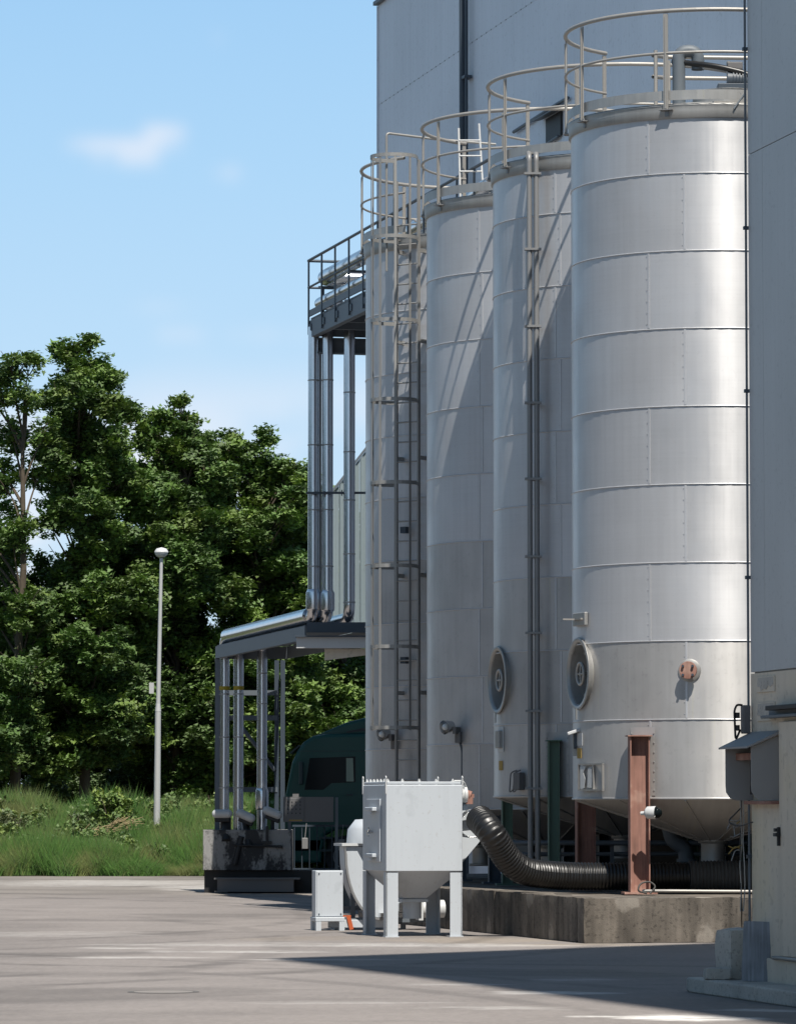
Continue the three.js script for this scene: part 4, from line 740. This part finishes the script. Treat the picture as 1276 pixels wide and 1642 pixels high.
// ================================================================ GREEN LORRY
{
  const t = thing('green_lorry', 'dark green lorry cab parked under the trees behind the pipe bridge', 'lorry', [-2.74, 0, -107.5]);
  const cab = [[.05, .55], [0, 1.0], [.0, 1.75], [.06, 2.05], [.20, 2.75], [.33, 3.05], [.48, 3.25], [.70, 3.39], [1.0, 3.44], [2.35, 3.47], [2.35, 1.1], [2.2, .95], [2.0, 1.0], [1.9, 1.15], [1.25, 1.15], [1.0, 1.0], [.92, .55]];
  mesh('cab', prism(cab, 2.5, .09).translate(0, 0, 0), M.truck, t);
  mesh('roof_deflector', prism([[.75, 3.40], [1.5, 3.72], [2.3, 3.92], [2.35, 3.90], [2.35, 3.42]], 2.2, .08).translate(0, 0, .15), M.truck, t);
  mesh('deflector_slot', prism([[1.5, 3.50], [2.3, 3.66], [2.3, 3.56], [1.5, 3.47]], .02).translate(0, 0, 2.34), M.black, t);
  mesh('side_window', prism([[.50, 2.10], [.58, 2.55], [.62, 2.86], [1.72, 2.90], [1.72, 2.28], [1.15, 2.26], [.95, 2.10]], .02).translate(0, 0, 2.485), M.glass, t).userData.label = 'dark side window';
  const qw = mesh('quarter_window', prism([[1.50, 2.30], [1.50, 2.86], [1.66, 2.86], [1.68, 2.30]], .012).translate(0, 0, 2.502), std({ color: lin(.16, .2, .15), roughness: .2 }), t); qw.userData.label = 'pale see-through rear window';
  mesh('windscreen', prism([[.10, 2.06], [.235, 2.72], [.255, 2.72], [.12, 2.06]], 2.1).translate(-.03, 0, .2), M.glass, t);
  const d = mesh('door', prism([[.50, 1.2], [.46, 2.05], [.92, 2.05], [1.12, 2.20], [1.74, 2.20], [1.74, 1.2]], .02).translate(0, 0, 2.482), M.truck, t); mesh('handle', box(1.58, 1.98, 2.51, .16, .04, .03), M.truckTrim, d);
  mesh('mirror', [box(.42, 2.5, 2.66, .10, .55, .22, { b: .03 }), cyl([.42, 2.75, 2.45], [.42, 2.75, 2.65], .02, 6)], M.truckTrim, t);
  mesh('sun_visor', prism([[.18, 2.98], [.42, 3.18], [.44, 3.15], [.22, 2.96]], 2.3).translate(-.06, 0, .1), M.truckTrim, t);
  mesh('bumper', prism([[-.02, .35], [-.04, .95], [.95, .95], [.9, .35]], 2.5, .06).translate(0, 0, 0), M.truck, t);
  for (const z of [.15, 2.1]) mesh('headlight', box(-.02, .82, z + .12, .05, .18, .36, { b: .02 }), M.lampGlass, t);
  mesh('step', [box(1.0, .65, 2.42, .3, .05, .2), box(1.0, .95, 2.42, .3, .05, .2)], M.truckTrim, t);
  for (const [x, z] of [[1.50, 2.22], [1.50, .28], [4.6, 2.22], [4.6, .28]]) { const w = mesh('wheel', new THREE.CylinderGeometry(.50, .50, .30, 28).rotateX(Math.PI / 2).translate(x, .50, z), M.rubber, t); mesh('rim', lathe([[.0001, .04], [.10, .05], [.14, -.02], [.27, -.05], [.29, .01], [.31, .01]], 24).rotateX(Math.PI / 2).translate(x, .50, z + .155), M.galvPole, w); }
  mesh('chassis', slab(1.0, 6.2, .55, .95, .6, 1.9), M.truckTrim, t);
  mesh('cargo_body', box(5.0, 2.4, 1.25, 4.8, 2.7, 2.5, { b: .04 }), M.truck, t);
  mesh('panel_gap', slab(.35, 2.3, 3.02, 3.035, 2.488, 2.503), M.truckTrim, t);
}
{ // lamp post
  const t = thing('lamp_post', 'tall slender grey lamp post with round white head at the grass edge', 'lamp post', [-6.2, 0, -112.5]);
  mesh('pole', [cyl([0, 0, 0], [.03, 4.2, 0], .092, 14, .075), cyl([.03, 4.2, 0], [.10, 8.1, 0], .058, 12, .042)], M.postGrey, t);
  mesh('pole_joint', [cyl([.03, 4.15, 0], [.032, 4.35, 0], .08, 14, .058)], M.postGrey, t);
  const h = mesh('lamp_bowl', lathe([[.0001, -.13], [.09, -.12], [.155, -.06], [.175, .0]], 24).translate(.10, 8.25, 0), M.lampGlass, t); mesh('lamp_cap', lathe([[.18, 0], [.178, .03], [.13, .10], [.0001, .135]], 24).translate(.10, 8.25, 0), M.whiteTrim, h);
  mesh('name_plate', box(-.14, 4.75, .02, .12, .28, .02), M.postGrey, t);
}

// ================================================================ VEGETATION
const C3 = new THREE.Color(), Q = new THREE.Quaternion(), MX = new THREE.Matrix4(), EU = new THREE.Euler();
function leafShape(s) {                                  // five-lobed leaf, slightly folded
  const o = [[0, -.15], [.32, -.28], [.30, .0], [.55, .12], [.30, .30], [.16, .62], [0, 1], [-.16, .62], [-.30, .30], [-.55, .12], [-.30, 0], [-.32, -.28]], pos = [], c = [0, .2];
  for (let i = 0; i < o.length; i++) { const a = o[i], b = o[(i + 1) % o.length]; for (const p of [c, a, b]) pos.push(p[0] * s, p[1] * s, Math.abs(p[0]) * s * .22); }
  const g = new THREE.BufferGeometry(); g.setAttribute('position', new THREE.Float32BufferAttribute(pos, 3)); g.computeVertexNormals(); g.setAttribute('uv', new THREE.Float32BufferAttribute(new Float32Array(pos.length / 3 * 2), 2)); return g;
}
function spray(n, size, spread) {
  const gs = []; for (let i = 0; i < n; i++) { const g = leafShape(size * rr(.75, 1.2)); g.rotateX(-Math.PI / 2 + rr(-.2, 1.0)); g.rotateY(rr(0, 6.28)); g.rotateZ(rr(-.35, .35)); g.translate(rr(-1, 1) * spread, rr(-.6, .6) * spread, rr(-1, 1) * spread); gs.push(g); }
  const m = mergeGeometries(gs.map(g => { g.userData.keep = true; return prep(g); })); m.userData.ready = true; return m;
}
const SPRAY = [spray(10, .098, .17)], SMALL = [spray(7, .075, .11)];
function foliage(name, lobes, parent, { sprays = SPRAY, dens = 46, tone = [.070, .146, .020], warm = .4, sub = 17, subR = .34, flat = .9 }) {
  const list = [];
  for (const [x, y, z, r] of lobes) for (let k = 0; k < sub; k++) {
    const u = rr(-1, 1), a = rr(0, 6.283), q = Math.sqrt(1 - u * u), rad = r * rr(.3, 1.05), sr = r * subR * rr(.6, 1.15), cx = x + q * Math.cos(a) * rad, cy = y + u * rad * flat, cz = z + q * Math.sin(a) * rad, sh = rr(.75, 1.25), wm = rnd() < warm ? rr(.3, 1) : rr(0, .25);
    const n = Math.max(3, Math.round(dens * sr * sr * 4));
    for (let i = 0; i < n; i++) {
      const v = rr(-1, 1), b = rr(0, 6.283), w = Math.sqrt(1 - v * v), d = sr * Math.pow(rnd(), .45);
      list.push([cx + w * Math.cos(b) * d, cy + v * d * .8, cz + w * Math.sin(b) * d, sh * rr(.8, 1.2), wm, rr(.75, 1.25)]);
    }
  }
  const m = new THREE.InstancedMesh(sprays[0], M.leaf, list.length); m.name = name; m.userData.kind = 'stuff'; m.castShadow = m.receiveShadow = true;
  list.forEach(([x, y, z, s, w, k], i) => {
    Q.setFromEuler(EU.set(rr(-.6, .6), rr(0, 6.283), rr(-.6, .6))); MX.compose(V(x, y, z), Q, V(k, k, k)); m.setMatrixAt(i, MX);
    m.setColorAt(i, C3.setRGB(tone[0] * s * (1 + w * 1.1), tone[1] * s * (1 + w * .55), tone[2] * s * (1 + w * .3)));
  });
  parent.add(m); return list.length;
}
const limb = (a, b, r0, r1, sag = .2) => {
  const A = V(...a), B = V(...b), mid = A.clone().lerp(B, .5).add(V(rr(-.2, .2), sag, rr(-.2, .2))), n = 6, pts = []; for (let i = 0; i <= n; i++) { const t = i / n; pts.push(A.clone().multiplyScalar((1 - t) ** 2).add(mid.clone().multiplyScalar(2 * t * (1 - t))).add(B.clone().multiplyScalar(t * t)).toArray()); }
  return mergeGeometries(pts.slice(1).map((p, i) => prep(cyl(pts[i], p, lerp(r0, r1, i / n), 6, lerp(r0, r1, (i + 1) / n)))));
};
const crowns = {
  T1: [-10.659, 122, [[-0.16,14.00,0.52],[0.36,14.18,0.38],[-0.47,13.21,0.56],[0.28,13.21,0.52],[-1.03,13.47,0.87],[-0.24,12.24,0.63],[-0.93,11.72,0.87],[0.59,11.11,0.45],[-0.40,10.75,0.59],[0.04,9.44,0.52],[0.81,12.24,0.42],[-1.01,9.44,1.05],[-0.47,7.52,1.05],[0.40,7.08,0.87],[-0.81,5.77,1.22],[0.33,5.34,1.05],[-0.10,3.86,1.05],[-1.15,4.03,1.22]]],
  T2: [-8.889, 124, [[0.16,15.01,0.23],[-0.29,14.56,0.46],[0.42,14.12,0.46],[-0.59,13.81,0.57],[0.17,13.31,0.74],[0.89,13.13,0.50],[-0.36,12.42,0.80],[0.75,12.03,0.71],[-0.88,11.62,0.50],[0.22,10.81,0.85],[1.16,11.08,0.43],[-0.57,9.84,0.53],[0.49,9.48,0.71],[-0.30,8.24,0.97],[-1.19,8.41,0.53],[0.86,7.53,1.06],[-0.11,6.20,1.24],[-1.27,6.73,0.89],[1.22,5.84,1.06],[-0.46,4.60,1.15],[0.96,4.25,1.15],[-0.63,3.19,0.80]]],
  T3: [-6.339, 126, [[0.05,13.41,0.20],[-0.31,12.92,0.40],[0.14,12.59,0.50],[-0.80,12.59,0.47],[0.63,12.01,0.58],[-0.45,11.69,0.76],[0.46,10.96,0.86],[-0.84,10.60,0.76],[1.14,11.23,0.58],[-0.12,9.70,1.04],[0.97,9.52,0.99],[-1.16,9.16,0.68],[-0.44,8.07,1.08],[0.79,7.89,1.08],[-1.15,6.99,1.08],[0.07,6.27,1.26],[1.16,5.91,1.08],[-0.28,4.65,1.26],[0.80,4.29,1.17],[0.45,2.85,0.90]]],
  T4: [-4.036, 127, [[-0.81,12.41,0.33],[0.10,12.41,0.36],[-0.30,11.86,0.58],[0.43,11.55,0.58],[-0.75,11.22,0.62],[0.92,11.37,0.47],[0.25,10.49,0.91],[1.20,10.67,0.58],[-0.47,9.76,0.91],[0.62,9.22,1.00],[1.38,9.58,0.69],[-0.29,8.12,1.09],[0.80,7.94,1.09],[1.58,8.12,0.73],[0.08,6.31,1.27],[1.17,6.13,1.09],[-0.28,4.67,1.27],[0.81,4.49,1.27],[-0.64,3.05,0.91]]],
  T5: [-1.423, 128, [[-1.02,10.74,0.51],[-0.46,9.64,0.73],[-0.00,7.81,0.91],[-0.74,7.08,1.10],[-0.28,5.61,1.01],[-1.10,5.06,1.10],[0.09,4.88,1.01],[0.73,5.25,1.10],[-0.73,4.33,1.19],[0.55,3.79,1.19],[-1.46,3.60,1.10],[-0.37,3.06,1.10]]],
};
const treeInfo = {
  T1: ['sparse broadleaf tree at the left edge with its trunk and limbs showing', { dens: 44, sub: 16 }],
  T2: ['tallest broadleaf tree in view, left of the lamp post', { dens: 58 }],
  T3: ['broadleaf tree directly behind the lamp post', { dens: 60 }],
  T4: ['rounded broadleaf tree between the lamp post and the pipe gantry', { dens: 60 }],
  T5: ['broadleaf tree behind the pipe gantry and lorry', { dens: 58 }],
};
for (const [k, [X0, D, lobes]] of Object.entries(crowns)) {
  const by = bankH(X0, D), t = thing('broadleaf_tree', treeInfo[k][0], 'tree', [X0, by, -D], 0, 'trees behind the grass bank');
  const top = lobes.reduce((m, l) => Math.max(m, l[1]), 0);
  const spine = [[0, 0, 0], [rr(-.1, .1), top * .25, 0], [rr(-.2, .2), top * .5, rr(-.2, .2)], [rr(-.3, .3), top * .75, rr(-.2, .2)], [lobes[1][0] * .8, top * .95 - by, 0]];
  mesh('trunk', spine.slice(1).map((p, i) => cyl(spine[i], p, [.17, .13, .09, .055][i], 10, [.13, .09, .055, .02][i])), M.bark, t);
  const L = lobes.map(([x, y, r]) => [x, y - by, rr(-1.6, 1.6) * (y > top - 1.6 ? .3 : 1) * (r < .5 ? .4 : 1), r * (k === 'T1' ? 1.02 : 1.12)]);
  for (const [x, y, z, r] of L.slice()) if (r > .5 && !(y > 9 && k === 'T1')) for (let q = 0; q < 2; q++) L.push([x + rr(-.8, .8) * r, y + rr(-.9, .35) * r, z + rr(-1, 1) * r, r * rr(.55, .8)]);
  const br = [];
  for (const [x, y, z, r] of L) { const q = clamp((y - 1.6) / top, .12, .8) * 4, i = Math.min(3, Math.floor(q)), f = q - i, a = spine[i].map((s, n) => lerp(s, spine[i + 1][n], f)); br.push(limb(a, [x, y, z], .03 + .03 * r, .010)); for (let m = 0; m < 3; m++) br.push(limb([x * .7 + a[0] * .3, y * .8 + a[1] * .2, z * .7 + a[2] * .3], [x + rr(-r, r) * .8, y + rr(-.3, .9) * r, z + rr(-r, r) * .8], .022, .008, .1)); }
  mesh('branches', br, M.bark, t).userData.kind = 'stuff';
  const back = []; for (const [x, y, z, r] of L) if (y < (k === 'T1' ? 8 : 11) && r > .6) back.push([x + rr(-.6, .6), y + rr(-.4, .4), z - rr(1.4, 3.2), r * 1.05]);
  foliage('crown', [...L, ...back], t, treeInfo[k][1]);
}
{ // wood further back, closing the view under the crowns
  const lobes = []; for (let x = -17; x < 3; x += .9) for (const y of [.7, 1.6, 2.6, 3.8, 5.2]) lobes.push([x + rr(-.4, .4), y + rr(-.5, .5), -136 + rr(-2, 2), 1.25]);
  const g = new THREE.Group(); g.name = 'woodland'; g.userData = { kind: 'stuff', label: 'dark mass of woodland behind the trees', category: 'woodland' }; scene.add(g);
  foliage('foliage_mass', lobes, g, { dens: 44, tone: [.045, .09, .016], warm: .1, sub: 9, subR: .46 });
}
{ // the tree line goes on to the left of the yard, beyond the frame
  const lobes = []; for (let D = 112; D > 12; D -= 2.1) for (const [x, y, r] of [[-29, 2, 2.4], [-30, 5, 2.6], [-30.5, 8, 2.4], [-31, 10.3, 1.7]]) lobes.push([x + rr(-1, 1) - Math.max(0, D - 60) * .03, y + rr(-.8, .8), -D + rr(-1, 1), r]);
  const g = new THREE.Group(); g.name = 'wood_edge'; g.userData = { kind: 'stuff', label: 'edge of the wood along the left side of the yard', category: 'woodland' }; scene.add(g);
  foliage('foliage_mass', lobes, g, { sprays: [spray(6, .42, .55)], dens: 5, warm: .2, sub: 8, subR: .46 });
}
const shrubs = [[-7.5, 114, .72, 1.6, [.12, .20, .03], 'bright yellow-green shrub in front of the dark trees'], [-7.0, 113.4, .45, 1.2, [.11, .19, .03], 'low yellow-green shrub right beside the bright shrub'], [-8.3, 113.6, .5, 1.15, [.075, .13, .035], 'small green shrub left of the bright yellow-green shrub'], [-9.95, 113, .75, 1.15, [.085, .12, .045], 'grey-green shrub at the left edge of the grass bank'], [-5.4, 113.6, .6, .95, [.08, .13, .04], 'low green shrub right of the lamp post'], [-3.9, 113, .5, 1.25, [.10, .18, .03], 'pale green shrub beside the loading trough'], [-11, 114.5, .8, 1.4, [.08, .12, .035], 'green shrub partly cut by the left edge'], [-4.7, 115, .5, 1.5, [.09, .16, .03], 'green shrub behind the grass near the trough']];
for (const [x, D, r, y, tone, label] of shrubs) {
  const b = bankH(x, D), t = thing('shrub', label, 'shrub', [x, b, -D], 0, 'shrubs on the bank');
  const st = []; for (let i = 0; i < 6; i++) st.push(limb([0, 0, 0], [rr(-r, r) * .7, y - b * .5, rr(-r, r) * .6], .018, .006)); mesh('stems', st, M.bark, t).userData.kind = 'stuff';
  const lobes = []; for (let i = 0; i < 7; i++) lobes.push([rr(-r, r) * .75, Math.max(.25, y - b + rr(-.6, .45) * r), rr(-r, r) * .5, r * rr(.35, .6)]);
  foliage('leaves', lobes, t, { sprays: SMALL, dens: 150, tone, warm: .4, sub: 7 });
}
{ // tall grass and weeds on the bank
  const blade = (h, w, lean, a) => { const p = [[-w, 0, 0], [w, 0, 0], [lean * .35 + w * .7, h * .6, 0], [-w, 0, 0], [lean * .35 + w * .7, h * .6, 0], [lean * .35 - w * .7, h * .6, 0], [lean * .35 - w * .7, h * .6, 0], [lean * .35 + w * .7, h * .6, 0], [lean, h, 0]]; const g = new THREE.BufferGeometry(); g.setAttribute('position', new THREE.Float32BufferAttribute(p.flat(), 3)); g.setAttribute('uv', new THREE.Float32BufferAttribute(new Float32Array(18), 2)); g.computeVertexNormals(); g.rotateY(a).translate(rr(-.07, .07), 0, rr(-.07, .07)); g.userData.keep = true; return g; };
  const tuft = mergeGeometries(Array.from({ length: 9 }, () => prep(blade(rr(.5, 1.05), .011, rr(-.35, .35), rr(-1.2, 1.2)))));
  const N = 44000, m = new THREE.InstancedMesh(tuft, M.grass, N); m.name = 'tall_grass'; m.userData = { kind: 'stuff', label: 'tall green grass and weeds on the bank', category: 'grass' };
  for (let i = 0; i < N; i++) {
    const x = rr(-15, 0), D = 106.9 + .9 * fbm(x * 1.6, 3, 3, 79) + 10.5 * Math.pow(rnd(), 1.35), n = fbm(x * .9 + 70, D * .9, 3, 77), edge = sstep(107.2, 108.4, D + .5 * (n - .5)), k = (.15 + .95 * n) * lerp(.6, 1.1, edge) * rr(.55, 1.35), dry = clamp(sstep(.46, .70, fbm(x * 1.3, D * 1.3, 3, 78)) + (rnd() < .07 ? .7 : 0)), s = rr(.75, 1.25);
    Q.setFromEuler(EU.set(rr(-.15, .15), rr(0, 6.283), rr(-.15, .15))); MX.compose(V(x, bankH(x, D) - .01, -D), Q, V(1, k, 1)); m.setMatrixAt(i, MX);
    m.setColorAt(i, C3.setRGB(lerp(.080, .17, dry) * s, lerp(.19, .20, dry) * s, lerp(.024, .055, dry) * s));
  }
  scene.add(m);
}
{ // leafy weeds among the grass
  const lobes = []; for (let i = 0; i < 420; i++) { const x = rr(-13, -2), D = rr(108.6, 116), r = rr(.12, .36); lobes.push([x, bankH(x, D) + rr(.15, .75), -D, r]); }
  const g = new THREE.Group(); g.name = 'weeds'; g.userData = { kind: 'stuff', label: 'leafy weeds growing through the tall grass', category: 'weeds' }; scene.add(g);
  foliage('weed_leaves', lobes, g, { sprays: SMALL, dens: 120, tone: [.095, .165, .04], warm: .35, sub: 5 });
}
{ // dry stalks
  const t = thing('straw_heap', 'small slanting heap of dry brown stalks in the weeds', 'straw', [-7.45, bankH(-7.45, 111.6) + .1, -111.6], 0), g = [];
  for (let i = 0; i < 70; i++) { const x = rr(-.75, .55), y = .38 + .42 * (x + .75) / 1.3 + rr(-.12, .14); g.push(cyl([x, y, rr(-.2, .2)], [x + rr(.2, .55), y + rr(-.02, .28), rr(-.2, .2)], .008, 4)); }
  mesh('stalks', g, std({ color: lin(.33, .25, .14), roughness: 1 }), t).userData.kind = 'stuff';
}

renderer.render(scene, camera);
